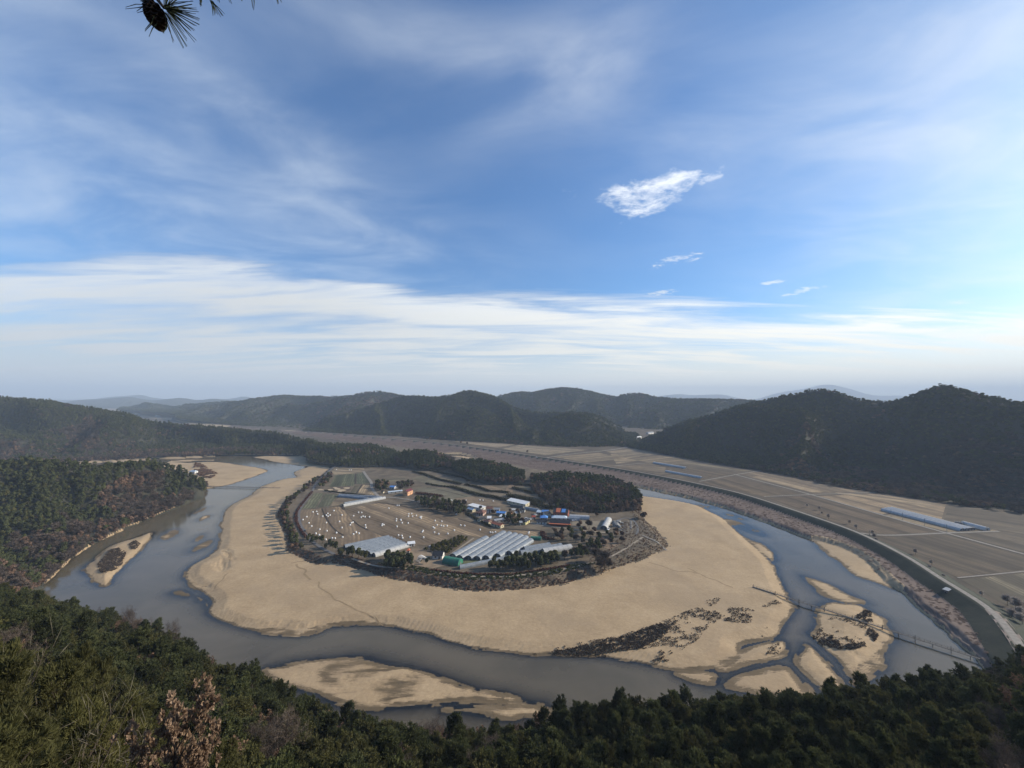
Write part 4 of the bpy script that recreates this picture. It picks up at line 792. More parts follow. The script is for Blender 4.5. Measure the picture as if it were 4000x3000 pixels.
for v, ln, wd, mt in [(ZA, [(1178, 335), (1235, 420), (1300, 500), (1292, 560), (1335, 640), (1400, 700), (1450, 712)], 4.0, conc), (ZA, [(1440, 712), (1600, 712), (1900, 755), (2050, 800)], 2.6, conc), (ZA, [(820, 225), (660, 350), (505, 490), (455, 600), (400, 700), (300, 820), (245, 930), (250, 1050), (300, 1170), (370, 1280), (480, 1380), (620, 1470), (760, 1530)], 2.8, asph),
        (ZA, [(450, 620), (620, 622), (800, 655), (900, 672)], 2.2, dirt), (ZG, [(-400, 420), (-100, 520), (180, 535), (330, 548), (720, 605), (1050, 637), (1300, 645), (1600, 640), (1900, 600), (2212, 566)], 2.0, dirt), (ZC, [(0, 1362), (300, 1335), (600, 1290), (1000, 1210), (1250, 1140), (1500, 1010), (1740, 845)], 2.0, dirt),
        (ZB, [(820, 930), (880, 975), (1100, 1000), (1400, 1040)], 3.0, asph), (ZB, [(1740, 1075), (1850, 1110), (2100, 1140), (2212, 1150)], 3.5, dirt), (ZC, [(260, 655), (500, 700), (700, 725), (1000, 770), (1300, 790)], 3.0, dirt), (ZC, [(150, 460), (300, 490), (370, 500)], 3.0, conc), (ZK, [(1180, 760), (1260, 700), (1400, 680), (1530, 740), (1600, 850), (1620, 960), (1580, 1040)], 2.0, asph), (ZG, [(800, 385), (1110, 165)], 2.0, dirt)]:
    ribbon('path', G(v, ln, ZV), wd, .22 + next(_k), mt)
red_h = pmat('red shrub bed', (.085, .042, .034), .95, (.05, .028, .022), .6)
follow = lambda x, y: ground_z(x, y)
ribbon('path', G(ZC, [(1735, 838), (1850, 890), (1960, 940), (2060, 992)], 3.2), 1.8, .35, conc, follow)
# farmland across the river
for i_, (pts, base, rows) in enumerate([([(440, 577), (622, 547), (955, 637), (775, 652), (650, 622)], BROWN, (1, 2)), ([(640, 530), (760, 517), (1100, 592), (1320, 625), (1035, 633)], (.19, .142, .092), (0, 4)), ([(790, 657), (1010, 646), (1390, 752), (1690, 832), (1440, 846), (1270, 834), (1060, 757)], (.148, .108, .072), (1, 3)), ([(1040, 648), (1345, 636), (1720, 690), (1690, 790), (1480, 722), (1390, 742)], (.19, .14, .088), (0, 5)),
        ([(1400, 750), (1490, 724), (1990, 826), (1730, 834)], (.205, .158, .10), (1, 2)), ([(1290, 850), (1450, 860), (1715, 850), (2124, 962), (2124, 1030), (1780, 1068), (1560, 970)], (.140, .106, .072), (2, 3)), ([(1800, 1082), (2124, 1048), (2400, 1020), (2500, 1300), (2124, 1250), (2000, 1195)], (.152, .128, .085), (0, 4)), ([(1765, 843), (1990, 836), (2400, 880), (2400, 1010), (2124, 938)], (.132, .105, .075), (0, 4)),
        ([(1740, 690), (2124, 740), (2124, 850), (1995, 826), (1700, 795)], (.145, .115, .08), (0, 1)), ([(0, 488), (180, 472), (420, 560), (280, 548)], (.155, .118, .078), (0, 1)), ([(210, 468), (380, 500), (610, 538), (440, 565)], (.165, .125, .082), (0, 1)), ([(90, 425), (360, 460), (620, 510), (740, 513), (630, 528), (380, 490)], (.16, .128, .086), (0, 1)), ([(-20, 430), (70, 430), (190, 455), (10, 480)], (.20, .155, .10), (0, 1)), ([(780, 512), (1000, 555), (1300, 618), (1120, 590)], (.17, .13, .085), (0, 1)),
        ([(1480, 2), (1480, 1), (1481, 1)], BROWN, None)][:-1]):
    field(Z5, pts, 3.0, tuple(c * [.60, .95, .62, 1.2, .95, .55, .8, .62, .6, .8, .65, .9, 1.1, .7][i_ % 14] for c in base), rows, .62)
field(Z5, [(1140, 628), (1180, 640), (1660, 705), (1640, 690), (1400, 650)], 3.0, (.25, .19, .12), (1, 2), .8, .09); field(Z5, [(700, 548), (760, 545), (1110, 625), (1020, 628)], 3.0, (.24, .182, .115), (0, 3), .8, .09)
for pts, base in [([(570, 305), (900, 322), (1300, 349), (1400, 355), (1300, 372), (1050, 335), (700, 312)], (.27, .21, .14)), ([(1420, 358), (1700, 378), (1800, 382), (1560, 412), (1330, 378)], (.23, .185, .125)), ([(1600, 420), (1850, 398), (1980, 432), (1780, 452)], (.20, .155, .10)), ([(1860, 384), (2040, 366), (2212, 402), (2010, 426)], (.19, .15, .10)), ([(1560, 428), (1780, 458), (2212, 478), (2212, 505), (1800, 470)], (.17, .13, .085)), ([(2000, 430), (2180, 412), (2400, 440), (2212, 470)], (.18, .14, .09))]:
    field(ZR, pts, 3.0, base, (0, 1), .8)
for pts, base in [([(640, 152), (820, 152), (840, 165), (760, 166)], (.38, .30, .20)), ([(830, 172), (1000, 190), (1150, 200), (1120, 212), (880, 190)], (.40, .31, .20)), ([(900, 200), (1120, 215), (1110, 232), (980, 222)], (.36, .28, .17)), ([(1130, 232), (1250, 246), (1500, 270), (1450, 285), (1200, 255)], (.38, .29, .18)), ([(1800, 296), (2157, 318), (2157, 325), (1900, 312)], (.3, .235, .155))]:
    field(Z4, pts, 2.9, base, None, .8, .15)
for ln, wd in [([(620, 535), (820, 588), (1020, 640), (1400, 750), (1720, 840), (2124, 950), (2500, 1050)], 3.4), ([(440, 572), (640, 535), (765, 515)], 2.8), ([(775, 651), (1020, 640), (1355, 630)], 2.2), ([(1265, 838), (1340, 850), (1450, 853), (1720, 840), (1995, 831)], 2.7), ([(0, 492), (200, 472), (380, 500)], 3.0), ([(1780, 1073), (2124, 1040), (2400, 1010)], 1.4), ([(60, 398), (130, 372), (180, 345), (240, 318)], 6)]:
    ribbon('road', G(Z5, ln, 3.0), wd, .20 + next(_k), conc)
ribbon('road', G(ZR, [(1560, 428), (1700, 405), (1900, 388), (2040, 362), (2090, 330)], 3.0), 5, .255, conc); ribbon('road', G(ZR, [(1560, 430), (1650, 460)], 3.0), 4, .26, conc)
ribbon('levee_road', lev_top, 3.2, .12, conc, lambda x, y: np.full_like(x, 7.5))
ribbon('path', G(Z5, [(1960, 1245), (2040, 1340), (2110, 1440), (2180, 1560)], 7.0), 6.0, .06, pmat('pink gravel', (.27, .21, .175), .95, (.2, .16, .13), .4), lambda x, y: np.maximum(ground_z(x, y), 2))

# growth too fine to count: reeds, scrub on the sand bars and on the banks
for i, (nm, mt, h, rd, n, kd) in enumerate([('d0', leaf_mat('reeds', (.15, .110, .088), (.19, .142, .114), (.235, .18, .145), .25, .2), 1.2, 1.5, 110, 'bare'), ('d1', leaf_mat('rust scrub', (.125, .074, .052), (.185, .114, .078), (.25, .162, .11), .3, .2), 1.5, 1.4, 110, 'broad')]):
    kinds.objects.link(far_tree(nm, mt, h, rd, n, kd))            # kinds 10, 11
def scatter(polys, step, keep=None, lvl=None):
    """random points inside outlines, put on the ground"""
    out = []
    for p in polys:
        p = np.array(p)[:, :2]; lo, hi = p.min(0), p.max(0); n = int((hi - lo).prod() / step ** 2)
        q = lo + rng.random((n, 2)) * (hi - lo); s = sdf(p, q[:, 0], q[:, 1], 30) ; q = q[s > 0]; out.append(q)
    q = np.concatenate(out); zq = ground_z(q[:, 0], q[:, 1]) if lvl is None else np.full(len(q), lvl); q = np.column_stack([q, zq])
    return q if keep is None else q[keep(q)]
q = scatter([flood], 2.6, lambda q: (pdist(lev_top, q[:, 0], q[:, 1]) > 12) & (q[:, 2] > .8) & (sdf(plateau, q[:, 0], q[:, 1], 20) < -1) & (fbm(q[:, 0], q[:, 1], 45, 3, 6) > -.3))
stuff('reeds', 'dry pinkish reeds covering the flood plain below the levee', 'reeds', q, np.full(len(q), 10), .22 + .3 * rng.random(len(q)), (1.6, .28))
core = [G(Z8, [(60, 394), (280, 362), (450, 325), (640, 262), (705, 275), (660, 330), (560, 380), (380, 396)], ZS), G(ZE, [(860, 425), (950, 352), (1030, 372), (1040, 480), (960, 470)], 1), G(ZE, [(512, 552), (560, 522), (585, 590), (555, 600)], .8), G(Z4, [(620, 1175), (700, 1080), (770, 1062), (830, 1090), (805, 1160), (760, 1200), (690, 1232), (640, 1232)], 1), G(Z4, [(822, 1042), (880, 1010), (920, 1035), (890, 1072), (842, 1080)], 1), G(ZE, [(560, 600), (700, 560), (800, 640), (960, 610), (1000, 660), (900, 690), (750, 682), (620, 640)], 1), G(ZE, [(980, 490), (1060, 540), (1095, 570), (1050, 630), (960, 560)], 1)]
loose = [G(Z8, [(20, 392), (450, 318), (700, 232), (850, 158), (915, 150), (880, 205), (935, 228), (840, 300), (820, 335), (740, 402), (715, 425), (620, 440), (590, 430), (640, 370), (430, 412), (60, 400)], ZS), G(Z8, [(1055, 195), (1140, 158), (1180, 180), (1060, 210)], ZS), G(Z8, [(1058, 312), (1100, 262), (1145, 300), (1090, 322)], ZS), G(Z8, [(1088, 402), (1098, 360), (1150, 330), (1192, 350), (1172, 392)], ZS),
    G(ZE, [(540, 565), (600, 480), (690, 410), (860, 440), (1000, 480), (1092, 562), (1060, 622), (900, 692), (750, 682), (620, 622)], 1), G(ZE, [(655, 930), (700, 925), (705, 985), (665, 975)], .5), G(Z8, [(930, 190), (1060, 200), (1040, 270), (900, 260)], ZS), G(Z8, [(920, 78), (985, 118), (990, 135), (930, 95)], ZS)]
qa = scatter(core, .75, lambda q: fbm(q[:, 0], q[:, 1], 5, 3, 8) > -.28); qb = scatter(loose, .7, lambda q: fbm(q[:, 0], q[:, 1], 9, 4, 9) + .5 * fbm(q[:, 0], q[:, 1], 3, 2, 19) + rng.normal(size=len(q)) * .05 > .02)
qc = scatter([G(ZD, [(720, 165), (790, 170), (870, 215), (985, 285), (900, 330), (770, 315), (700, 230)], 1)], 2.0, lambda q: fbm(q[:, 0], q[:, 1], 14, 3, 9) > -.1)
q = np.concatenate([qa, qb, qc]); kq = np.where(rng.random(len(q)) < .5, 8, 9); kq[len(qa) + len(qb):] = 11
stuff('sand_scrub', 'dark dry scrub growing on the sandbars', 'scrub', q, kq, np.concatenate([.22 + .36 * rng.random(len(qa)), .12 + .26 * rng.random(len(qb)), .6 + .5 * rng.random(len(qc))]))
def bank(q):
    s = sdf(plateau, q[:, 0], q[:, 1], 60); px, py = px_of(q); wide = 11 + 24 * ((px > 2250) & (py > 2040)) - 3 * (px < 1300)
    return (s > .5) & (s < wide + 3 * fbm(q[:, 0], q[:, 1], 9, 3, 4) * 4) & (py > 1850)
q = scatter([plateau], 1.25, bank); pxq, pyq = px_of(q); rust = (rng.random(len(q)) < np.where((pxq > 1250) & (pxq < 2700), .85, .45))
sq = sdf(plateau, q[:, 0], q[:, 1], 60); szq = np.where(pxq > 2300, .80, 1.0); keepq = ((sq < 9.5) | (pxq > 2300) | (pxq < 1250)) & ((sq < 7) | (rng.random(len(q)) < .4) | (pxq < 2300))
stuff('bank_scrub', 'brown scrub and weeds on the bank around the village', 'scrub', q[keepq], np.where(rust, 11, np.where(rng.random(len(q)) < .10, 8, 10))[keepq], (szq * (.20 + .28 * rng.random(len(q))))[keepq], (1.35, .7))
GRN = leaf_mat('bank grass', (.045, .055, .022), (.066, .076, .032), (.10, .105, .048), .2)
kinds.objects.link(far_tree('d2', GRN, .8, 1.2, 90, 'broad'))     # kind 12
q = scatter([plateau], 1.6, lambda q: (lambda s, px, py: (s > 9) & (s < 17 + 5 * fbm(q[:, 0], q[:, 1], 12, 3, 5)) & (py > 2200) & (px > 1250))(sdf(plateau, q[:, 0], q[:, 1], 60), *px_of(q)))
stuff('bank_grass', 'green grass strip on top of the village bank', 'grass', q, np.full(len(q), 12), .5 + .4 * rng.random(len(q)))

damp = pmat('damp sand', (.32, .225, .122), .9, (.25, .178, .098), .3)
for v, ln, wd in [(Z7, [(1278, 2), (1310, 40), (1335, 72)], 2.2), (Z7, [(1365, 82), (1420, 125), (1500, 180), (1580, 225), (1650, 262)], 1.6), (ZD, [(1750, 1238), (1830, 1215), (1900, 1212)], 2.0), (ZD, [(935, 1500), (1000, 1430), (1070, 1362)], 1.2), (ZD, [(1745, 285), (1800, 298), (1840, 325), (2020, 322)], 3.0), (ZD, [(1030, 1110), (1100, 1140), (1140, 1205)], 3.0), (Z8, [(750, 20), (850, 55), (960, 110)], 1.5), (Z8, [(600, 0), (700, 30), (800, 40)], 1.5)]:
    tl = resample(G(v, ln, 1.2), 30); tl[:, :2] += np.stack([fbm(tl[:, 0], tl[:, 1], 14, 3, 55), fbm(tl[:, 0], tl[:, 1], 14, 3, 56)], -1) * 9
    ribbon('sand_track', tl, wd * .7, .03, damp, follow)
# ------------------------------------------------------------------ village trees, hedges, bales
def vt(name, mat, h, rad, n, kd):
    o_ = far_tree(name, mat, h, rad, n, kd); return o_.data
VT = {'pale': [vt('vq0', leaf_mat('pale bare twigs', (.24, .21, .185), (.33, .29, .26), (.42, .38, .34), .2, .3), 7, 2.6, 420, 'bare')], 'pine': [vt('vp0', PINE, 7, 2.6, 420, 'pine'), vt('vp1', PINE, 8, 2.5, 420, 'pine'), vt('vp2', PINE2, 6.5, 2.7, 420, 'pine')], 'bare': [vt('vb0', TWIG, 7, 3.0, 700, 'bare'), vt('vb1', TWIG, 6, 2.6, 600, 'bare')], 'brown': [vt('vd0', DRYL, 6, 2.8, 420, 'broad'), vt('vd1', leaf_mat('rust leaves', (.055, .034, .026), (.085, .052, .038), (.12, .078, .055)), 5, 2.5, 420, 'broad')],
      'shrub': [vt('vs0', leaf_mat('yellow green leaves', (.050, .050, .014), (.082, .078, .020), (.125, .112, .032)), 2.6, 1.5, 260, 'broad'), vt('vs1', PINE2, 2.3, 1.4, 260, 'broad')]}
NAMES = {'pale': ('bare_tree', 'tree'), 'pine': ('conifer_tree', 'conifer'), 'bare': ('bare_tree', 'tree'), 'brown': ('broadleaf_tree', 'tree'), 'shrub': ('shrub', 'shrub')}
ntree = [0]
def trees(pts, mixk, label, group, size=1.0, lvl=ZV):
    for x, y in pts:
        k = random.choice(mixk); me = random.choice(VT[k]); ntree[0] += 1
        o = link(NAMES[k][0], me, None, None, label={'pale': 'pale leafless tree ', 'pine': 'dark conifer ', 'bare': 'leafless tree ', 'brown': 'brown leaved tree ', 'shrub': 'bushy shrub '}[k] + label, category=NAMES[k][1], group={'pale': 'pale trees ', 'pine': 'conifers ', 'bare': 'bare trees ', 'brown': 'brown trees ', 'shrub': 'shrubs '}[k] + group)
        o.location = (float(x), float(y), lvl); o.rotation_euler = (0, 0, random.random() * 6.28); s = size * random.uniform(.8, 1.2); o.scale = (s * random.uniform(.9, 1.1), s * random.uniform(.9, 1.1), s)
def fill(view, poly, step, lvl=ZV):
    p = G(view, poly, lvl)[:, :2]; lo, hi = p.min(0), p.max(0); a, b = np.meshgrid(np.arange(lo[0], hi[0], step), np.arange(lo[1], hi[1], step))
    q = np.stack([a.ravel(), b.ravel()], -1) + rng.uniform(-.35, .35, (a.size, 2)) * step
    return q[sdf(p, q[:, 0], q[:, 1], 20) > 0]
trees(G(ZA, [(400, 1310), (450, 1320), (500, 1350), (552, 1345), (590, 1372), (440, 1385), (378, 1345), (690, 1430), (735, 1450), (640, 1455), (785, 1490)], ZV)[:, :2], ['pine'], 'at the left corner of the village beside the bale field', 'at the left village corner', .85)
trees(np.concatenate([fill(ZG, [(-30, 420), (150, 405), (330, 420), (360, 545), (200, 575), (-40, 560)], 4.4), fill(ZA, [(830, 1530), (1000, 1520), (1300, 1590), (1330, 1640), (1000, 1610), (820, 1580)], 4.4)]), ['pine'], 'in the clump in front of the left greenhouses', 'before the left greenhouses', .95)
trees(fill(ZG, [(1200, 565), (1400, 500), (1650, 450), (1900, 410), (2150, 395), (2212, 470), (1850, 565), (1300, 590), (1150, 580)], 4.3), ['pine'], 'in the row along the front bank right of the green tunnel', 'along the front bank', .95)
trees(fill(ZC, [(330, 1180), (800, 1080), (960, 1040), (1020, 960), (1330, 965), (1300, 1010), (960, 1120), (500, 1240)], 5.2), ['pine', 'pine', 'bare'], 'on the bank beside the grey greenhouse tunnels', 'on the right front bank', .9)
edge_l = chaikin(G(ZD, [(2060, 340), (1985, 410), (1890, 480), (1800, 555), (1735, 640), (1695, 720), (1720, 800), (1745, 880), (1790, 960), (1810, 1040), (1850, 1110)], 3.5)[:, :2], 2, False)
el_ = resample(edge_l, 34); trees(np.concatenate([el_ + rng.normal(size=el_.shape) * 1.2, resample(edge_l, 26) + rng.normal(size=(26, 2)) * 1.5 + (-4, 0)]), ['pine', 'pine', 'bare', 'brown'], 'on the left bank of the village above the sand', 'on the left village bank', .85, 3.2)
trees(fill(ZA, [(560, 470), (650, 400), (740, 380), (720, 480), (640, 580), (500, 600)], 6), ['pine', 'brown', 'bare'], 'beside the curved road at the far left of the village', 'beside the curved road', .9)
trees(fill(ZA, [(1330, 540), (1400, 500), (1540, 500), (1570, 560), (1480, 640), (1350, 620)], 5.5), ['pine', 'pine', 'brown'], 'beside the concrete lane near the peach house', 'near the concrete lane', .95)
trees(fill(ZA, [(1650, 560), (1750, 510), (1900, 520), (1960, 560), (1800, 580), (1700, 640)], 6), ['brown', 'bare', 'pine'], 'behind the peach coloured house', 'behind the peach house', .9)
trees(fill(ZB, [(60, 790), (170, 740), (420, 770), (790, 830), (830, 920), (760, 1000), (500, 945), (160, 870)], 5.6), ['pine', 'pine', 'pine', 'bare'], 'in the grove between bale field and village houses', 'in the village grove', .95)
trees(fill(ZB, [(1340, 1020), (1480, 980), (1640, 1030), (1640, 1120), (1420, 1130), (1330, 1080)], 5.2), ['pine', 'brown'], 'in the clump among the middle of the houses', 'among the houses', .9)
trees(fill(ZB, [(1000, 860), (1200, 900), (1320, 960), (1450, 900), (1600, 920), (1700, 990), (1500, 960), (1250, 1000), (1000, 930)], 9), ['bare', 'brown', 'brown'], 'in a yard between the village houses', 'in the yards', .7)
trees(fill(ZC, [(430, 770), (700, 760), (1100, 760), (1500, 820), (1560, 920), (1330, 1000), (900, 960), (800, 930), (560, 890)], 8.0), ['bare', 'bare', 'brown', 'brown', 'pine'], 'on the rough ground right of the big greenhouses', 'on the rough ground', .85)
trees(fill(ZC, [(800, 700), (900, 690), (1060, 700), (1100, 760), (850, 740)], 6.5), ['bare', 'brown'], 'beside the dirt yard right of the red roofed house', 'beside the dirt yard', .9)
trees(fill(ZC, [(250, 480), (500, 440), (900, 520), (1250, 590), (900, 560), (560, 470)], 7), ['brown', 'bare', 'pine'], 'at the wood edge behind the red roofed houses', 'at the wood edge', .9)
trees(G(ZC, [(1730, 590), (1755, 605)], ZV)[:, :2], ['brown'], 'alone at the very end of the wooded spit', 'at the spit end', 1.15)
trees(G(ZC, [(1185, 1310), (1290, 1270), (1230, 1240), (1110, 1180)], 3.4)[:, :2], ['bare'], 'standing tall on the right front bank', 'tall on the front bank', 1.5, 3.0)
trees(fill(ZG, [(470, 320), (640, 235), (920, 145), (1080, 175), (800, 370), (690, 375), (520, 335)], 3.3), ['shrub'], 'in the nursery plot left of the big greenhouses', 'in the nursery plot', 1.0)
trees(fill(ZG, [(360, 400), (500, 390), (620, 440), (600, 520), (430, 510), (350, 450)], 6.5), ['shrub', 'pine'], 'in the small garden by the green tunnel', 'in the small garden', .6)
trees(resample(G(Z5, [(980, 700), (1100, 745), (1200, 783), (1350, 858), (1500, 935), (1650, 1035), (1800, 1130)], 3.0)[:, :2], 14) + rng.normal(size=(14, 2)) * 4, ['pale'], 'on the field side of the levee road', 'along the levee road', .6, 3.0)
trees(G(ZR, [(940, 330), (1105, 352), (1140, 355), (1465, 400), (925, 333)], 3)[:, :2], ['brown'], 'alone on the pale fields beyond the levee', 'on the far fields', 1.1, 3.0)
trees(G(Z5, [(2040, 1215), (2080, 1240), (2110, 1275), (2060, 1290), (2115, 1320), (2140, 1260)], 3.0)[:, :2], ['pale'], 'beside the gravel road at the right edge', 'at the right edge', .9, 3.0)
print('village trees', ntree[0])
def hedge(line, wd, ht, mat, label, lvl=ZV):  # also draws the shadows of the terrace banks as strips of leaves
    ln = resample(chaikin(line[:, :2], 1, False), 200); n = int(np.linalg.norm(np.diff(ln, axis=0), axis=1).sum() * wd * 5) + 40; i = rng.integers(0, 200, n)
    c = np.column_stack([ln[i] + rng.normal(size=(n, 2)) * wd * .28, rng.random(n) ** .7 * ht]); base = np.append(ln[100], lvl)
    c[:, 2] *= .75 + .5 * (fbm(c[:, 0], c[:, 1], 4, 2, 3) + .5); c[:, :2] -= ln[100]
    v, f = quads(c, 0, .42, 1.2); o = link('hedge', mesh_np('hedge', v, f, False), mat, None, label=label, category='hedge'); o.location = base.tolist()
MATB = leaf_mat('hedge leaves and bank shade', (.030, .031, .018), (.045, .045, .027), (.065, .060, .036), .2)  # dark hedges; on the terraces this colour stands in for bank shadow
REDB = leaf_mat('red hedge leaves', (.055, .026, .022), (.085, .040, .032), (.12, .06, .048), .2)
for v, ln, wd, ht, mt, lb in [(ZB, [(50, 345), (200, 380), (350, 432)], 5, 2.2, MATB, 'grassy bank shadow built as dark leaves at the left end of the upper terraces'), (ZB, [(360, 445), (560, 490), (740, 528)], 5, 2.2, MATB, 'grassy bank shadow built as dark leaves in the middle of the terraces'), (ZB, [(200, 312), (420, 350), (600, 395), (830, 440), (850, 480)], 5, 2.0, MATB, 'grassy bank shadow built as dark leaves below the middle wooded hump'), (ZB, [(240, 515), (420, 552), (600, 566)], 3.5, 1.6, MATB, 'low grassy bank shadow built as dark leaves above the widest terrace'), (ZB, [(610, 568), (800, 622), (980, 680)], 6, 2.4, MATB, 'thick grassy bank shadow built as dark leaves on the lower terrace edge'), (ZB, [(990, 682), (1250, 722), (1420, 765)], 6, 2.6, MATB, 'thick grassy bank shadow built as dark leaves left of the long white shed'), (ZB, [(800, 532), (1000, 572), (1150, 628)], 4.5, 2, MATB, 'grassy bank shadow built as dark leaves under the small brown terrace'), (ZB, [(1160, 630), (1300, 632), (1420, 648)], 5, 2, MATB, 'grassy bank shadow built as dark leaves left of the brown track'),
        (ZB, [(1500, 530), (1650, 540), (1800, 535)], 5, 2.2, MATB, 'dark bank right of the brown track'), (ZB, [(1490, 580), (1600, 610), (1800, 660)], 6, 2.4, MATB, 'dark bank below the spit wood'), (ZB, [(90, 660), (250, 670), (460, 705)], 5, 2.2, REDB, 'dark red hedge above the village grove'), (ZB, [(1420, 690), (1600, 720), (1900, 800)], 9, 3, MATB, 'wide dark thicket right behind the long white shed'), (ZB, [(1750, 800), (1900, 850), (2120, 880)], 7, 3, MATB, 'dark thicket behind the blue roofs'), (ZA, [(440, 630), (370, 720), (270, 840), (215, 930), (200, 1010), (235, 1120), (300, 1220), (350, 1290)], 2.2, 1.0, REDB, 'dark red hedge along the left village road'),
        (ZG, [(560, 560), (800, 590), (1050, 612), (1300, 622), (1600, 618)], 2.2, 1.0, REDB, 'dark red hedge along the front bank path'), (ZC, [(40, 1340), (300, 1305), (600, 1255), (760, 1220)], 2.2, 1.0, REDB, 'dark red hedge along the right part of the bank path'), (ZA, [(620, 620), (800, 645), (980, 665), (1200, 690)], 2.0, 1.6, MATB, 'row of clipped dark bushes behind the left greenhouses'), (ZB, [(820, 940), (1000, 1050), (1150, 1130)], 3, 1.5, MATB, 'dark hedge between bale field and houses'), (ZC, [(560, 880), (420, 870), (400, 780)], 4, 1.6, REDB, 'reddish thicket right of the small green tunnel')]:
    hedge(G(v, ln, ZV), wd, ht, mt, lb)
# garden of pale sand patches
for x, y, a, b in ((700, 605, 40, 14), (800, 590, 45, 12), (870, 610, 60, 14), (830, 625, 35, 9), (940, 578, 48, 12), (770, 572, 30, 8), (560, 600, 45, 8)):
    th = np.linspace(0, 6.28, 15)[:-1]; sheet('path', G(ZA, np.stack([x + a * np.cos(th) * (1 + .2 * np.sin(3 * th + x)), y + b * np.sin(th)], -1), ZV), ZV + .14, pmat('garden sand', (.46, .36, .235), .95, (.4, .31, .2), .5), 1)
prof = [(0, 0), (.58, 0), (.64, .06), (.66, .5), (.64, 1.1), (.58, 1.18), (0, 1.2)]; bm_v, bm_f = [], []
for r_, h_ in prof: bm_v += [(r_ * math.cos(2 * math.pi * i / 14), r_ * math.sin(2 * math.pi * i / 14), h_) for i in range(14)]
for j in range(len(prof) - 1): bm_f += [(j * 14 + i, j * 14 + (i + 1) % 14, (j + 1) * 14 + (i + 1) % 14, (j + 1) * 14 + i) for i in range(14)]
bale_me = bpy.data.meshes.new('bale'); bale_me.from_pydata(bm_v, [], bm_f); bale_me.polygons.foreach_set('use_smooth', np.ones(len(bale_me.polygons), bool)); bale_me.materials.append(pmat('white stretch film', (.84, .84, .82), .45, (.74, .75, .74), 3.0, bump=.05, bscale=8))
balesA = [(450, 923), (503, 915), (517, 949), (360, 991), (305, 1033), (392, 1081), (431, 1126), (549, 1174), (651, 1194), (493, 1233), (544, 1252), (637, 1321), (728, 1302), (769, 1303), (878, 1286), (790, 1223), (590, 985), (643, 968), (664, 944), (697, 967), (665, 985), (753, 904), (868, 966), (833, 1060), (644, 1076), (868, 1149), (1035, 978), (1107, 929), (1153, 930), (1145, 998), (1170, 985), (1200, 992), (1264, 992), (1005, 1079), (1026, 1072), (989, 1109), (1207, 1112), (1212, 1147), (1034, 1243), (1073, 1215), (1114, 1232), (1543, 868), (1665, 828), (1689, 828), (1443, 1118), (1452, 1098), (1470, 1107), (1654, 1021), (1652, 1051), (1715, 1033), (1718, 1042), (1735, 1079), (1823, 1082), (1660, 1132), (1682, 1259), (1732, 1266), (1742, 1298), (1850, 1285), (1830, 950), (1872, 946), (1826, 984), (1885, 985), (1941, 974), (1995, 997), (2014, 990), (2007, 1013), (2038, 1193), (2027, 1209), (2043, 1289), (790, 307), (975, 313), (1003, 313)]
balesB = [(367, 1047), (462, 1058), (396, 1110), (453, 1119), (487, 1128), (539, 1123), (339, 1143), (357, 1154), (357, 1217), (417, 1239), (549, 1236), (644, 1187), (734, 1113), (792, 1120), (1015, 1179), (1161, 1217), (1194, 1221), (1235, 1213), (1720, 1215), (1712, 1232), (590, 747), (607, 752), (776, 750), (813, 754), (1011, 746), (1057, 752), (1205, 763), (672, 955)]
for v, lst in ((ZA, balesA), (ZB, balesB)):
    for (x, y) in lst:
        p = G(v, [(x, y + 8)], ZV)[0]; X_ = x + (1843.7 if v is ZB else 0)
        if y < 400 and v is ZA: lb, gr = 'white wrapped hay bale on the small tan field at the far left', 'bales on the far tan field'
        elif v is ZB and y < 800: lb, gr = 'white wrapped hay bale on the brown field behind the village grove', 'bales behind the grove'
        elif X_ < 580: lb, gr = 'white wrapped hay bale on the leftmost furrowed field', 'bales on the leftmost field'
        elif X_ < 1240: lb, gr = 'white wrapped hay bale between the two dark ditches of the left field', 'bales between the ditches'
        elif X_ < 2250: lb, gr = 'white wrapped hay bale on the wide brown field left of the grove', 'bales on the wide field'
        else: lb, gr = 'white wrapped hay bale on the brown field near the houses and big greenhouses', 'bales near the houses'
        o = link('hay_bale', bale_me, None, None, label=lb, category='hay bale', group=gr); o.location = (p[0], p[1], ZV + .06); o.rotation_euler = (0, 0, random.random() * 6); o.scale = (1.05,) * 3
# ------------------------------------------------------------------ buildings, tunnels, bridges, poles
def roofm(n, c, sp=.3, r=.55): return pmat('roof ' + n, c, r, tuple(x * .82 for x in c), 1.2, spec=sp, col3=tuple(min(.9, x * 1.12) for x in c))
R_ = {'blue': roofm('blue', (.10, .27, .60)), 'red': roofm('red', (.36, .075, .045)), 'orange': roofm('orange', (.55, .16, .075)), 'dark': roofm('dark', (.035, .036, .04)), 'white': roofm('white', (.72, .72, .70)), 'grey': roofm('grey', (.28, .30, .32)), 'brown': roofm('brown', (.17, .085, .062)), 'pale': roofm('pale', (.50, .57, .62)), 'maroon': roofm('maroon', (.13, .035, .04)), 'tan': roofm('tan', (.42, .24, .12))}
W_ = {k: pmat('wall ' + k, c, .85, tuple(x * .85 for x in c), 1.5) for k, c in dict(white=(.70, .68, .63), cream=(.62, .55, .38), peach=(.72, .40, .22), pink=(.60, .42, .34), grey=(.33, .33, .32), dark=(.085, .08, .075), red=(.26, .085, .06), yellow=(.66, .60, .30)).items()}
glass = pmat('window glass', (.03, .035, .045), .12, spec=.6); frame_m = pmat('window frame', (.55, .55, .53), .5); door_m = pmat('door', (.12, .075, .05), .6)
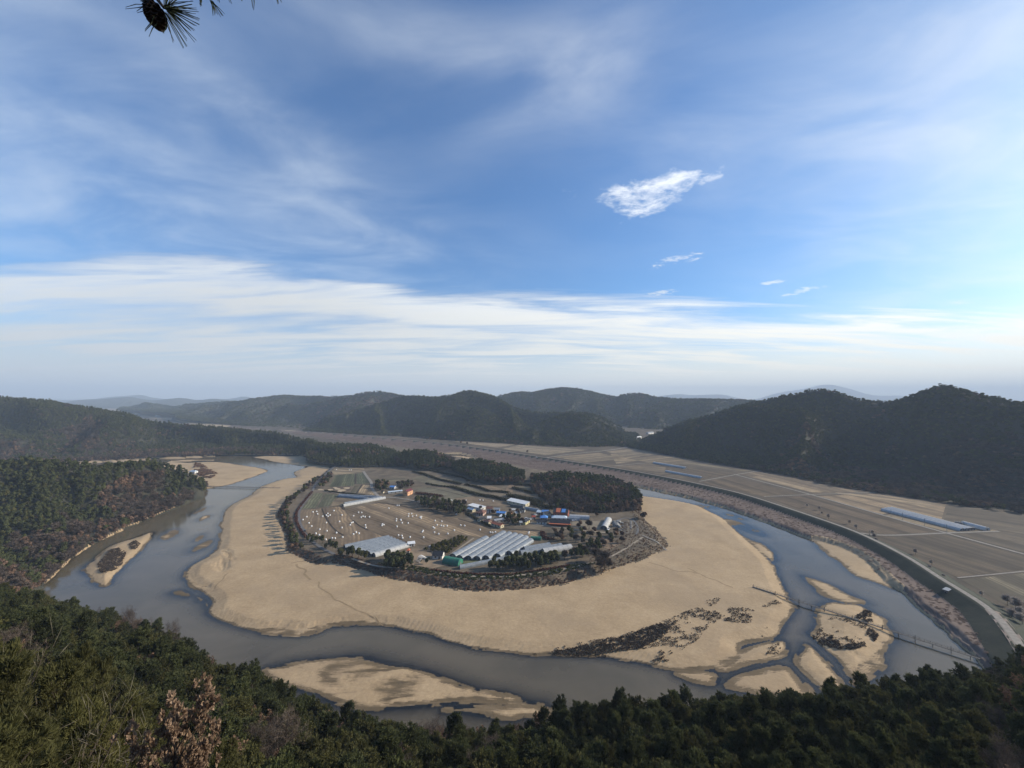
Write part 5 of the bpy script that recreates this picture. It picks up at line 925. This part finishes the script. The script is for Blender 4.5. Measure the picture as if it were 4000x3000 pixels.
def house(name, label, cat_, view, a, b, depth, h, roof, wall, kind='gable', rise=None, over=.5, nwin=3, group=None, lvl=ZV, near=True):
    """a and b: ends of the long wall seen in the photo; the body reaches depth metres back from it"""
    A, B = G(view, [a, b], lvl); v = B - A; Lw = float(np.hypot(v[0], v[1])); rz = math.atan2(v[1], v[0]); n = np.array((-math.sin(rz), math.cos(rz)))
    if n[1] < 0: n = -n
    c = (A[:2] + B[:2]) / 2 + n * depth / 2; o = thing(name, label, cat_, (c[0], c[1], lvl), rz, group); hw, hd = Lw / 2, depth / 2; rise = depth * .22 if rise is None else rise
    wb = MB(); pent = kind == 'gable'
    v8 = [(-hw, -hd, -.3), (hw, -hd, -.3), (hw, hd, -.3), (-hw, hd, -.3), (-hw, -hd, h), (hw, -hd, h), (hw, hd, h + (rise if kind == 'shed' else 0)), (-hw, hd, h + (rise if kind == 'shed' else 0))]
    wb.add(v8, [(3, 2, 1, 0), (0, 1, 5, 4), (1, 2, 6, 5), (2, 3, 7, 6), (3, 0, 4, 7)])
    if pent: wb.add([(-hw, -hd, h), (-hw, hd, h), (-hw, 0, h + rise), (hw, -hd, h), (hw, hd, h), (hw, 0, h + rise)], [(0, 2, 1), (3, 4, 5)])
    wb.build('wall', W_[wall], o)
    rb = MB(); ox, oy, t_ = hw + over, hd + over, .18; k = rise / hd if kind in ('gable', 'hip') else 0
    def slab(top): rb.add([(x, y, z_ + .02) for x, y, z_ in top] + [(x, y, z_ + t_) for x, y, z_ in top], [tuple(range(len(top) - 1, -1, -1)), tuple(range(len(top), 2 * len(top)))] + [(i, (i + 1) % len(top), len(top) + (i + 1) % len(top), len(top) + i) for i in range(len(top))])
    e = h - over * k
    if kind == 'gable': slab([(-ox, -oy, e), (ox, -oy, e), (ox, 0, h + rise), (-ox, 0, h + rise)]); slab([(-ox, 0.004, h + rise), (ox, 0.004, h + rise), (ox, oy, e), (-ox, oy, e)]); rb.tube((-ox, 0, h + rise + t_), (ox, 0, h + rise + t_), .14, n=6)
    elif kind == 'hip':
        rx = max(.2, hw - hd * .8)
        for q in ([(-ox, -oy, e), (ox, -oy, e), (rx, 0, h + rise), (-rx, 0, h + rise)], [(ox, oy, e), (-ox, oy, e), (-rx, .01, h + rise), (rx, .01, h + rise)], [(ox, -oy, e), (ox, oy, e), (rx + .01, 0, h + rise)], [(-ox, oy, e), (-ox, -oy, e), (-rx - .01, 0, h + rise)]): slab(q)
        rb.tube((-rx, 0, h + rise + t_), (rx, 0, h + rise + t_), .15, n=6)
    else: s = rise if kind == 'shed' else 0; slab([(-ox, -oy, h - over * s / depth), (ox, -oy, h - over * s / depth), (ox, oy, h + s + over * s / depth), (-ox, oy, h + s + over * s / depth)])
    rb.build('roof', R_[roof], o)
    for sgn in (-1, 1) if near else ():
        for i in range(nwin):
            x = -hw + Lw * (i + .75) / (nwin + .5); ww = min(1.3, Lw / nwin * .45); wz = h * .58; y = sgn * (hd + .03)
            if i == nwin // 2 and sgn < 0: MB().box((x, y, h * .40), (1.0, .08, h * .8)).build('door', door_m, o); continue
            f = MB().box((x, y, wz), (ww + .16, .06, min(1.2, h * .38) + .16)).build('window', frame_m, o); MB().box((x, y + sgn * .02, wz), (ww, .06, min(1.2, h * .38))).build('pane', glass, f)
    for sgn in (-1, 1) if near else ():
        f = MB().box((sgn * (hw + .03), 0, h * .58), (.06, 1.2, 1.0)).build('window', frame_m, o); MB().box((sgn * (hw + .05), 0, h * .58), (.06, 1.05, .85)).build('pane', glass, f)
    return o
house('shed', 'long shed with white sloping roof and cream end wall below the wood', 'shed', ZH, (995, 470), (1395, 560), 8, 3.2, 'white', 'cream', 'shed', 1.2, nwin=4)
house('shed', 'white flat roofed shed left of the village houses', 'shed', ZH, (150, 570), (430, 640), 8, 2.8, 'white', 'white', 'shed', .5, nwin=3)
house('house', 'small house with pale roof behind the grove edge', 'house', ZH, (140, 640), (250, 670), 5, 2.5, 'pale', 'cream', 'gable', nwin=2)
house('house', 'brown hip roofed house with pink walls at the left of the houses', 'house', ZH, (330, 735), (480, 750), 9, 3.0, 'brown', 'pink', 'hip', 2.4, .8)
house('house', 'two storey white house with brown roof', 'house', ZH, (560, 690), (680, 690), 6, 5.0, 'brown', 'white', 'gable', 1.4)
house('house', 'small house with flat sky blue roof right of the white house', 'house', ZH, (770, 735), (950, 750), 6, 2.8, 'blue', 'grey', 'gable', 1.0)
house('shed', 'small shed with white roof below the sky blue roof', 'shed', ZH, (835, 810), (950, 822), 5, 2.4, 'white', 'grey', 'shed', .6, nwin=2)
house('house', 'narrow house with tan orange roof', 'house', ZH, (1035, 805), (1150, 755), 4, 2.6, 'tan', 'cream', 'gable', 1.0, nwin=2)
house('barn', 'long low barn with bright orange red roof and cream end', 'barn', ZH, (650, 960), (860, 1020), 5, 2.8, 'orange', 'cream', 'gable', 1.1)
house('house', 'dark roofed house with yellow wall beside the central trees', 'house', ZH, (1400, 945), (1490, 890), 6, 3.0, 'dark', 'yellow', 'hip', 1.6, nwin=2)
house('shed', 'low shed with grey roof among the yard clutter', 'shed', ZH, (740, 900), (930, 870), 4, 2.3, 'grey', 'grey', 'gable', .8, nwin=2)
house('house', 'small dark roofed house behind the orange barn', 'house', ZH, (420, 890), (540, 860), 5, 2.5, 'dark', 'cream', 'gable', 1.0, nwin=2)
for i_, (lb, a_, b_, d_, h_, rf, wl, kd) in enumerate([('small white roofed shed below the brown hip roof', (575, 850), (650, 850), 4, 2.4, 'white', 'white', 'shed'), ('little grey roofed house right of the flat sky blue roof', (1190, 745), (1290, 725), 5, 2.6, 'grey', 'cream', 'gable'), ('dark roofed house behind the tan orange roof', (1270, 670), (1380, 675), 6, 2.8, 'dark', 'white', 'hip'), ('red roofed hut beside the parked white car', (1545, 820), (1610, 820), 4, 2.4, 'red', 'white', 'gable'), ('pale roofed shed left of the tall blue roof', (1640, 715), (1720, 725), 4, 2.6, 'pale', 'grey', 'shed'), ('cream walled hut among the central trees', (1280, 950), (1330, 945), 4, 2.6, 'grey', 'cream', 'gable'), ('brown roofed house at the edge of the hay field', (480, 905), (600, 935), 5, 2.6, 'brown', 'cream', 'hip'), ('grey roofed barn behind the white two storey house', (720, 660), (830, 665), 5, 2.8, 'grey', 'grey', 'gable')]):
    house('house', lb, 'house', ZH, a_, b_, d_, h_, rf, wl, kd, nwin=2)
house('house', 'blue roofed house standing at the back next to the dark roof', 'house', ZH, (1760, 720), (1890, 725), 6, 3.0, 'blue', 'dark', 'gable', 1.2)
house('house', 'dark grey roofed house with white gable between two blue roofs', 'house', ZH, (1830, 775), (1940, 760), 6, 3.2, 'dark', 'white', 'gable', 1.6, nwin=2)
house('house', 'bright blue hip roofed house before the dark grey roof', 'house', ZH, (1720, 845), (1870, 850), 7, 2.8, 'blue', 'grey', 'hip', 1.5)
house('house', 'black roofed house in front of the bright blue hip roof', 'house', ZH, (1640, 925), (1850, 935), 5, 2.6, 'dark', 'white', 'gable', 1.2)
big = house('restaurant', 'largest building with red orange walls and black and red roof', 'house', ZC, (548, 575), (740, 590), 13, 5.0, 'dark', 'red', 'gable', 2.6, .4, 4)
d1 = MB().box((-2.6, -3.4, 7.90), (4.6, 6.4, .16)); d1.v = [(x, y, z_ + y * .4) for x, y, z_ in d1.v]; d1.build('roof_panel', R_['orange'], big)
d1 = MB().box((3.0, -3.4, 7.88), (4.2, 5.4, .16)); d1.v = [(x, y, z_ + y * .4) for x, y, z_ in d1.v]; d1.build('roof_panel', R_['blue'], big, label='blue roof panel')
house('house', 'long house with pale blue roof before the largest building', 'house', ZC, (530, 625), (730, 632), 7, 3.0, 'pale', 'white', 'hip', 1.4)
hs = house('house', 'long black roofed house with bright orange eaves', 'house', ZC, (505, 690), (768, 705), 8, 3.0, 'dark', 'red', 'gable', 2.2)
MB().box((0, -5.55, 2.55), (21.5, 2.2, .2)).build('eaves', R_['orange'], hs)
house('house', 'peach walled house with dark red roof beside the grove', 'house', ZA, (1815, 690), (1890, 660), 7, 5.2, 'maroon', 'peach', 'gable', 1.8, nwin=3)
house('house', 'low house with blue roof hidden by trees left of the peach house', 'house', ZA, (1555, 590), (1620, 595), 7, 2.8, 'blue', 'white', 'gable', 1.2, nwin=2)
house('shed', 'teal roofed long shed left of the peach house', 'shed', ZA, (1540, 662), (1740, 640), 3, 2.2, 'pale', 'grey', 'shed', .4, nwin=3)
house('hut', 'small cream hut at the lane corner', 'hut', ZA, (1435, 650), (1462, 652), 3, 2.6, 'dark', 'cream', 'hip', 1.0, nwin=1)
house('house', 'dark roofed garden house with a white triangular gable', 'house', ZG, (600, 425), (715, 430), 7, 3.0, 'dark', 'white', 'gable', 2.2, nwin=2)
house('shed', 'small white shed at the end of the left greenhouses', 'shed', ZG, (300, 275), (380, 265), 4, 2.4, 'white', 'white', 'shed', .5, nwin=2)
house('kiosk', 'small pink and white kiosk near the garden', 'kiosk', ZG, (285, 350), (315, 348), 2.5, 2.3, 'orange', 'white', 'hip', .8, nwin=1)
house('pavilion', 'small pavilion with pale roof on the far left sandbank', 'pavilion', ZD, (660, 272), (720, 275), 6, 3.0, 'pale', 'white', 'hip', 1.6, nwin=2, lvl=2.0)
house('shed', 'white shed at the mouth of the far valley', 'shed', ZR, (2055, 330), (2085, 322), 12, 5, 'white', 'white', 'gable', nwin=3, lvl=3); house('shed', 'grey shed further up the far valley road', 'shed', ZR, (2120, 300), (2150, 296), 10, 5, 'grey', 'white', 'gable', nwin=3, lvl=3)
house('shed', 'white roofed shed alone on the distant left plain', 'shed', Z4, (870, 198), (892, 198), 20, 7, 'white', 'white', 'gable', nwin=3, lvl=3); house('shed', 'pale shed in the distant fields right of the lone white shed', 'shed', Z4, (1005, 210), (1022, 211), 16, 6, 'white', 'white', 'gable', nwin=3, lvl=3)
house('pump_house', 'small concrete gate house on the levee slope', 'hut', ZE, (1615, 262), (1640, 247), 2, 3.6, 'grey', 'dark', 'flat', 0, nwin=1, lvl=3.2)

film = pmat('greenhouse film', (.23, .255, .275), .42, (.17, .19, .21), .35, spec=.35, col3=(.29, .315, .335), detail=6); film_w = pmat('white film', (.50, .50, .48), .7, (.41, .41, .40), .4, spec=.15); film_g = pmat('green tarp', (.035, .20, .125), .55, (.028, .15, .095), .5); film_d = pmat('dark net', (.10, .105, .11), .8); rib_m = pmat('steel hoops', (.22, .23, .24), .5, metal=.4)
def tunnel(label, view, a, b, r, hgt=None, mat=film, group=None, lvl=ZV, side=.8, ends=None):
    A, B = G(view, [a, b], lvl); v = B - A; Lw = float(np.hypot(v[0], v[1])); rz = math.atan2(v[1], v[0]); c = (A + B) / 2; hgt = hgt or r * .95
    o = thing('greenhouse', label, 'greenhouse', (c[0], c[1], lvl), rz, group); n = 14; arc = [(-r, -.15)] + [(-r * math.cos(math.pi * i / n), side + hgt * math.sin(math.pi * i / n)) for i in range(n + 1)] + [(r, -.15)]; m = len(arc); ns = max(2, int(Lw / 6))
    cv, cf = [], []
    for s in range(ns + 1): cv += [(-Lw / 2 + Lw * s / ns, y, z_ - .03 * (s % 2)) for y, z_ in arc]
    for s in range(ns): cf += [(s * m + i, s * m + i + 1, (s + 1) * m + i + 1, (s + 1) * m + i) for i in range(m - 1)]
    MB().add(cv, cf).build('cover', mat, o, True)
    for sx_ in (-1, 1):
        x = sx_ * (Lw / 2 - .02); e = MB().add([(x, y * .985, z_ * .985) for y, z_ in arc], [tuple(range(m)) if sx_ > 0 else tuple(range(m - 1, -1, -1))]).build('end_wall', ends or film_d, o)
        MB().box((x + sx_ * .05, 0, 1.0), (.06, 1.6, 2.0)).build('door', rib_m, e)
    rb = MB(); k = max(3, int(Lw / 4))
    for s in range(k + 1):
        x = -Lw / 2 + Lw * s / k
        for i in range(m - 1): rb.tube((x, arc[i][0] * 1.01, arc[i][1] * 1.008), (x, arc[i + 1][0] * 1.01, arc[i + 1][1] * 1.008), .05, n=3)
    rb.build('hoop_frame', rib_m, o); return o
for i, (a, b) in enumerate([((850, 405), (1262, 175)), ((935, 425), (1480, 110)), ((1045, 432), (1552, 122)), ((1150, 436), (1622, 135)), ((1260, 428), (1690, 150)), ((1400, 405), (1755, 170)), ((1545, 372), (1812, 205))]):
    tunnel(['grey film greenhouse at the left end of the big row beside the nursery plot', 'second greenhouse from the left in the big row behind the green tunnel', 'third greenhouse from the left in the big row', 'middle greenhouse of the seven in the big row', 'fifth greenhouse from the left in the big row', 'sixth greenhouse from the left in the big row', 'shorter greenhouse at the right end of the big row'][i], ZG, a, b, 3.15, 2.3, group='big row of grey greenhouses')
for i in range(7):
    t_ = i / 6; tunnel(['greenhouse of the left block nearest the bale field', 'second greenhouse of the left block from the bale field', 'third greenhouse of the left block from the bale field', 'middle greenhouse of the left block', 'third greenhouse of the left block from the conifers', 'second greenhouse of the left block from the conifers', 'greenhouse of the left block nearest the front conifers'][i], ZA, (905 + 425 * t_, 1440 + 120 * t_), (1545 + 275 * t_, 1300 + 112 * t_), 2.75, 1.9, film_w if i == 6 else film, 'left block of grey greenhouses')
for lb, v, a, b, r, m_ in [('long grey greenhouse at the back of the left fields', ZA, (835, 690), (1400, 722), 2.2, film), ('long grey greenhouse in front of its twin at the left fields', ZA, (820, 702), (1250, 740), 2.2, film), ('slanting grey greenhouse on the left fields, the rear one of two', ZA, (900, 815), (1440, 722), 2.2, film), ('slanting white greenhouse along the edge of the bale field', ZA, (885, 842), (1490, 728), 2.2, film_w),
        ('low grey greenhouse at the back right of the big row', ZG, (1725, 315), (2045, 262), 2.6, film), ('long low greenhouse right of the big row', ZG, (1680, 365), (2190, 270), 2.6, film), ('shiny greenhouse at the right end by the rough ground', ZC, (410, 1055), (785, 990), 3.0, film_w), ('low film tunnel along the front bank conifers', ZG, (930, 540), (1640, 400), 2.0, film),
        ('green tarp tunnel in front of the big greenhouse row', ZG, (750, 455), (945, 490), 4.0, film_g), ('small green tunnel right of the big row', ZB, (1745, 1312), (1895, 1322), 2.2, film_g), ('white tunnel standing alone on the dirt yard', ZC, (1222, 740), (1285, 622), 3.2, film_w), ('pale tunnel beside the largest red building', ZC, (765, 590), (1030, 605), 3.4, film_w), ('short grey tunnel beside the black roofed house', ZC, (745, 615), (898, 622), 2.8, film),
        ('dark grey tunnel below the long white shed', ZH, (1090, 540), (1360, 580), 2.4, film_d), ('grey tunnel at the wood edge right of the long shed', ZH, (1400, 600), (1690, 650), 2.4, film)]:
    tunnel(lb, v, a, b, r, r * .85, m_, ends=film_g if m_ is film_g else None)
for i, (a, b) in enumerate([((450, 285), (1388, 528)), ((480, 277), (1438, 526)), ((515, 272), (1476, 522)), ((550, 268), (1508, 518))]):
    tunnel(['long greenhouse on the farmland nearest the farm road', 'second long greenhouse from the farm road', 'third long greenhouse from the farm road', 'long greenhouse on the farmland farthest from the farm road'][i], ZF, a, b, 2.9, 2.0, film_w, 'four long greenhouses on the farmland', 3.0)
tunnel('short greenhouse with pale end behind the four long ones', ZF, (1395, 445), (1680, 520), 3.2, 2.4, film_w, None, 3.0, ends=film_w); tunnel('low dark greenhouse at the left end of the short one', ZF, (1295, 440), (1385, 455), 2.8, 2.0, film_d, None, 3.0)
tunnel('greenhouse in the far fields nearest the mountain', Z5, (205, 478), (372, 505), 3.4, 2.4, film_w, None, 3.0); tunnel('thin greenhouse in the far fields by the levee', Z5, (268, 522), (455, 556), 3.0, 2.2, film_w, None, 3.0)

wood_m = pmat('weathered steel', (.11, .102, .095), .8, (.075, .07, .066), 2.0)
def footbridge(label, view, a, b, step, lvl=1.5, wd=1.4):
    A, B = G(view, [a, b], lvl); v = B - A; Lw = float(np.hypot(v[0], v[1])); rz = math.atan2(v[1], v[0]); c = (A + B) / 2; o = thing('footbridge', label, 'bridge', (c[0], c[1], lvl), rz)
    n = int(Lw / 2); dk = MB()
    for i in range(n): dk.box((-Lw / 2 + Lw * (i + .5) / n, 0, 0), (Lw / n - .06, wd, .14))
    dk.build('deck', wood_m, o); rl = MB()
    for s in (-1, 1):
        for z_ in (.55, 1.0): rl.box((0, s * wd / 2, z_), (Lw, .04, .04))
        for i in range(n + 1): rl.box((-Lw / 2 + Lw * i / n, s * wd / 2, .55), (.06, .06, 1.0))
    rl.build('handrail', wood_m, o)
    k = int(Lw / step)
    for i in range(k + 1):
        x = -Lw / 2 + Lw * i / k; p = MB()
        for s in (-1, 1): p.tube((x, s * wd * .55, -3.2), (x, s * wd * .5, 1.5 if i % 2 == 0 else 0), .11, n=6)
        p.box((x, 0, -.25), (.3, wd * 1.5, .25)).build('support', wood_m, o)
footbridge('long narrow footbridge from the beach over the sandbar to the right bank', ZE, (85, 186), (1950, 778), 6.2, 1.6)
footbridge('low narrow footbridge across the river at the left beach', ZD, (858, 415), (1640, 433), 5.0, 1.3, 1.6)
pole_m = pmat('concrete pole', (.30, .29, .27), .85)
for (v, x, y, hh, lb, lv) in [(ZF, 545, 362, 8, 'utility pole at the left before the long farmland greenhouses', 3), (ZF, 682, 398, 8, 'utility pole second from left along the farm road', 3), (ZF, 940, 470, 8, 'utility pole third from left along the farm road', 3), (ZF, 1203, 545, 8, 'utility pole by the farm road crossing', 3), (ZF, 290, 605, 7, 'utility pole beside the levee road', 3), (ZA, 505, 492, 8, 'thin pole beside the curved left village road', ZV), (ZA, 452, 600, 7, 'thin pole at the corner of the left village road', ZV), (ZD, 700, 255, 9, 'tall thin pole beside the far left pavilion', 1.0)]:
    p = G(v, [(x, y)], lv)[0]; o = thing('utility_pole', lb, 'pole', p, .4); MB().tube((0, 0, -.5), (0, 0, hh), .17, .11, 8).build('pole', pole_m, o); MB().box((0, 0, hh - .6), (1.6, .1, .12)).build('crossarm', pole_m, o); MB().tube((.4, 0, hh - 1.6), (.4, 0, hh - .9), .18, n=8).build('transformer', rib_m, o)
wh = pmat('white steel', (.78, .78, .76), .45)
for i, x in enumerate((1452, 1474)):
    p = G(ZK, [(x, 905)], ZV)[0]; o = thing('flag_pole', ['left one of two thick white poles in the round garden', 'right one of two thick white poles in the round garden'][i], 'pole', p); MB().tube((0, 0, 0), (0, 0, 7.2), .22, .16, 8).build('mast', wh, o); MB().box((0, 0, .2), (1.0, 1.0, .4)).build('base', pole_m, o)
def arch(label, view, at, r, n, gap, rz, cat_, name):
    p = G(view, [at], ZV)[0]; o = thing(name, label, cat_, p, rz)
    for k in range(n):
        m = MB(); q = [((k - (n - 1) / 2) * gap, -r * math.cos(math.pi * i / 10), r * 1.15 * math.sin(math.pi * i / 10)) for i in range(11)]
        for i in range(10): m.tube(q[i], q[i + 1], .16, n=5)
        m.build('hoop', wh, o)
    m = MB()
    for i in (3, 5, 7): m.tube(((-(n - 1) / 2) * gap, -r * math.cos(math.pi * i / 10), r * 1.15 * math.sin(math.pi * i / 10)), (((n - 1) / 2) * gap, -r * math.cos(math.pi * i / 10), r * 1.15 * math.sin(math.pi * i / 10)), .1, n=5)
    m.build('crossbar', wh, o)
arch('white hooped garden arbour left of the green tunnel', ZG, (470, 450), 3.4, 5, 1.2, 2.3, 'arbour', 'garden_arbour'); arch('small white arch at the tip of the nursery plot', ZG, (566, 290), 2.0, 3, .5, .5, 'arch', 'garden_arch')
# parked vehicles: body, cabin glass, wheels
tyre = pmat('tyre', (.02, .02, .02), .9)
def vehicle(label, view, at, rz, col, kind, lvl=ZV):
    p = G(view, [at], lvl)[0]; o = thing('parked_' + kind, label, kind, (p[0], p[1], lvl + .25), rz); paint = pmat('paint ' + label, col, .35, spec=.5)
    Lc = 4.4 if kind == 'car' else 5.0
    pr = [(-Lc / 2, .35), (-Lc / 2, .95), (-Lc * .18 if kind == 'truck' else -Lc * .40, 1.0), (-Lc * .16 if kind == 'truck' else -Lc * .30, 1.0), (Lc * .30, 1.0), (Lc / 2, .85), (Lc / 2, .35)]
    n = len(pr); b = MB().add([(x, y, z_) for y in (-.88, .88) for x, z_ in pr], [tuple(range(n)), tuple(range(2 * n - 1, n - 1, -1))] + [(i + n, (i + 1) % n + n, (i + 1) % n, i) for i in range(n)]); b.build('body', paint, o)
    x0, x1 = (-Lc * .34, Lc * .22) if kind == 'car' else (Lc * .08, Lc * .40)
    cb = MB().add([(x0 - .2, -.80, .98), (x1 + .35, -.80, .98), (x1 + .35, .80, .98), (x0 - .2, .80, .98), (x0 + .15, -.66, 1.5), (x1 - .1, -.66, 1.5), (x1 - .1, .66, 1.5), (x0 + .15, .66, 1.5)], [(0, 1, 5, 4), (1, 2, 6, 5), (2, 3, 7, 6), (3, 0, 4, 7)]); cb.build('cabin_glass', glass, o)
    MB().box(((x0 + x1) / 2 + .02, 0, 1.53), (x1 - x0 - .2, 1.36, .06)).build('cabin_roof', paint, o)
    for sx_ in (-1, 1):
        for sy_ in (-1, 1): MB().tube((sx_ * Lc * .31, sy_ * .70, .33), (sx_ * Lc * .31, sy_ * .90, .33), .33, n=12).build('wheel', tyre, o)
vehicle('white car parked right of the yards beside the red bush', ZH, (1610, 745), .6, (.75, .75, .74), 'car'); vehicle('white car parked between the central trees and black roof', ZH, (1415, 818), .3, (.75, .75, .74), 'car'); vehicle('silver car parked before the white car near the black roof', ZH, (1500, 838), 1.1, (.50, .52, .54), 'car'); vehicle('white truck at the corner of the long black roofed house', ZC, (830, 632), .1, (.78, .78, .77), 'truck'); vehicle('white truck parked in front of the white tunnel', ZK, (975, 945), 1.0, (.74, .75, .76), 'truck')
vehicle('white van parked on the levee slope road in the distance', ZB, (1830, 140), .2, (.75, .75, .74), 'car', 7.6); vehicle('dark car on the left village road beside the bale field', ZA, (335, 1203), 1.9, (.07, .08, .09), 'car')
# boulder garden
st = pmat('grey boulder', (.22, .22, .21), .9, (.14, .14, .14), 1.5, col3=(.32, .31, .30))
def boulder(view, at, s, label, group=None):
    p = G(view, [at], ZV)[0]; import bmesh
    b = bmesh.new(); bmesh.ops.create_icosphere(b, subdivisions=2, radius=1); r = random.Random(at[0])
    for v_ in b.verts: v_.co *= .75 + .4 * r.random(); v_.co.z *= .7
    me = bpy.data.meshes.new('boulder'); b.to_mesh(me); b.free(); o = link('boulder', me, st, None, label=label, category='boulder'); o.location = (p[0], p[1], ZV + s * .25); o.scale = (s, s * .8, s * .9)
    if group: o['group'] = group
for i, (x, y, s) in enumerate([(1140, 860, 4.2), (1190, 790, 3.4), (1110, 790, 3.0), (1270, 795, 1.5), (1220, 890, 1.8), (1160, 950, 1.1), (1235, 955, 1.2), (1285, 930, .9), (1280, 860, 1.1)]):
    boulder(ZK, (x, y), s, ['largest grey boulder mound in the round garden', 'grey boulder mound behind the largest one', 'dark boulder mound left of the round garden', 'grey boulder at the right rear of the mounds', 'grey boulder leaning at the right of the largest mound', 'small boulder at the lane side of the round garden', 'pale small boulder at the front of the round garden', 'smallest boulder at the front right of the garden', 'small boulder right of the mounds'][i])
# white stone slab
p = G(ZH, [(1130, 612)], ZV)[0]; th = np.linspace(0, 6.283, 15)[:-1]
o = thing('covered_pond', 'white sheet covered oval pond left of the dark yard', 'pond', (p[0], p[1], ZV)); MB().add([(4.2 * math.cos(a), 2.6 * math.sin(a), .62) for a in th] + [(4.4 * math.cos(a), 2.8 * math.sin(a), 0) for a in th], [tuple(range(14))] + [(i, i + 14, (i + 1) % 14 + 14, (i + 1) % 14) for i in range(14)]).build('cover_sheet', film_w, o); m = MB()
for a in th: m.tube((4.5 * math.cos(a), 2.9 * math.sin(a), 0), (4.5 * math.cos(a), 2.9 * math.sin(a), .75), .08, n=5)
m.build('edge_posts', pole_m, o)

# ------------------------------------------------------------------ pine sprig hanging into the top of the picture
ND = leaf_mat('sprig needles', (.030, .042, .030), (.050, .062, .040), (.10, .10, .050), .1, .2, 20); CONE = pmat('cone scales', (.035, .024, .020), .8, (.02, .015, .013), 60)
def sprig(name, label, base, tip, needles, cone=None):
    """pixel points at one metre from the eye, read from the photo"""
    B = on_ray(base[0], base[1], 1.0); o = thing(name, label, 'branch', B); rel = lambda px, py, d_: np.array(on_ray(px, py, d_)) - np.array(B)
    m = MB(); q = [rel(base[0], base[1] - 420, 1.10), rel(base[0] + 40, base[1] - 200, 1.05), np.zeros(3), rel(tip[0], tip[1], .99)]
    for i in range(3): m.tube(q[i], q[i + 1], .007 - .0012 * i, .0058 - .0012 * i, 7)
    m.build('twig', bark, o); nd = MB()
    for (x0, y0, x1, y1) in needles:
        for k in (0, 1):
            a = rel(x0 + k * 5, y0, 1.0 + random.uniform(-.02, .02)); b = rel(x1 + k * random.uniform(-10, 10), y1 + k * random.uniform(-8, 8), 1.0 + random.uniform(-.05, .05)); mid = (a + b) / 2 + np.array((0, random.uniform(-.004, .004), random.uniform(.0, .003)))
            nd.tube(a, mid, .0011, .0011, 4); nd.tube(mid, b, .0011, .0006, 4)
    nd.build('needles', ND, o)
    if cone:
        cm_ = MB(); a0 = rel(*cone[:2], 1.0); a1 = rel(*cone[2:4], 1.0); ax = (a1 - a0) / np.linalg.norm(a1 - a0); ln = np.linalg.norm(a1 - a0); e1 = np.cross(ax, (0, 1, 0)); e1 /= np.linalg.norm(e1); e2 = np.cross(ax, e1)
        cm_.tube(a0, a1, .012, .006, 8); ns = 64
        for i in range(ns):
            f = (i + .5) / ns; a = i * 2.399; rr = .022 * math.sin(math.pi * (.16 + .74 * f)) ** .8; o_ = e1 * math.cos(a) + e2 * math.sin(a); s_ = np.cross(o_, ax); c0 = a0 + ax * ln * f; w_ = .0075
            tipp = c0 + o_ * rr + ax * .006; v = [c0 - s_ * w_ * .6, c0 + s_ * w_ * .6, tipp + s_ * w_, tipp + ax * .003, tipp - s_ * w_]; th_ = ax * .0028 + o_ * .001
            cm_.add([p_ for p_ in v] + [p_ + th_ for p_ in v], [(4, 3, 2, 1, 0), (5, 6, 7, 8, 9)] + [(k, (k + 1) % 5, 5 + (k + 1) % 5, 5 + k) for k in range(5)])
        cm_.build('pine_cone', CONE, o)
cx, cy = 642, 32
nl = [(cx, cy, 749, 16), (cx, cy, 768, 31), (cx, cy, 776, 46), (cx, cy, 765, 54), (cx, cy, 774, 70), (cx, cy, 777, 80), (cx, cy, 779, 95), (cx, cy, 762, 118), (cx, cy, 745, 120), (cx + 10, cy + 12, 767, 158), (cx, cy + 15, 731, 180), (cx + 8, cy + 20, 730, 160), (cx, cy + 20, 716, 189), (cx, cy + 30, 680, 162), (cx + 10, cy + 10, 720, 126), (cx - 60, cy - 14, 491, 28), (cx - 55, cy - 10, 536, 50), (cx - 60, cy - 20, 520, -10), (cx - 50, cy - 20, 548, 2), (cx - 40, cy + 30, 566, 122), (cx - 30, cy + 58, 582, 144), (cx + 5, cy + 60, 636, 128), (cx, cy, 710, -30), (cx, cy, 690, -50), (cx, cy, 668, -60), (cx, cy, 640, -60), (cx, cy, 730, -20), (cx + 20, cy, 725, 35), (cx + 15, cy - 5, 700, 30), (cx, cy, 760, 100), (cx, cy - 10, 755, 5), (cx - 20, cy - 25, 600, -60), (cx + 10, cy + 6, 752, 112)]
sprig('pine_branch', 'dark pine cone in a tuft of long needles hanging from the top edge', (600, -20), (640, 30), nl, (582, 2, 622, 96))
sprig('pine_branch', 'few hanging pine needles at the top right of the cone tuft', (815, -30), (822, -8), [(778, -20, 783, 26), (778, -20, 788, 24), (820, 0, 840, 60), (824, 4, 852, 58), (824, 5, 872, 62), (826, 5, 878, 55)])
sprig('pine_branch', 'short needle tips poking in right of the hanging needles', (960, -60), (985, -30), [(985, -25, 988, 32), (880, -30, 900, 12), (840, -30, 852, 5), (1070, -30, 1085, 16), (1080, -30, 1100, 10), (940, -40, 946, 4)])
# ------------------------------------------------------------------ haze in the valley air
hm = bpy.data.materials.new('haze'); hm.use_nodes = True; t = NT(hm.node_tree)
vol = t.new('ShaderNodeVolumePrincipled'); vol.inputs['Color'].default_value = (.66, .81, 1.0, 1); vol.inputs['Density'].default_value = .000118; vol.inputs['Anisotropy'].default_value = 0.0
t.t.links.new(vol.outputs[0], t.new('ShaderNodeOutputMaterial').inputs['Volume'])
structure_z = 560.0
hz = MB().box((0, 6500, (structure_z - 22) / 2 - 0), (40000, 19000, structure_z + 22)).build('haze', hm, kind='stuff', label='pale blue haze in the valley air', category='haze')
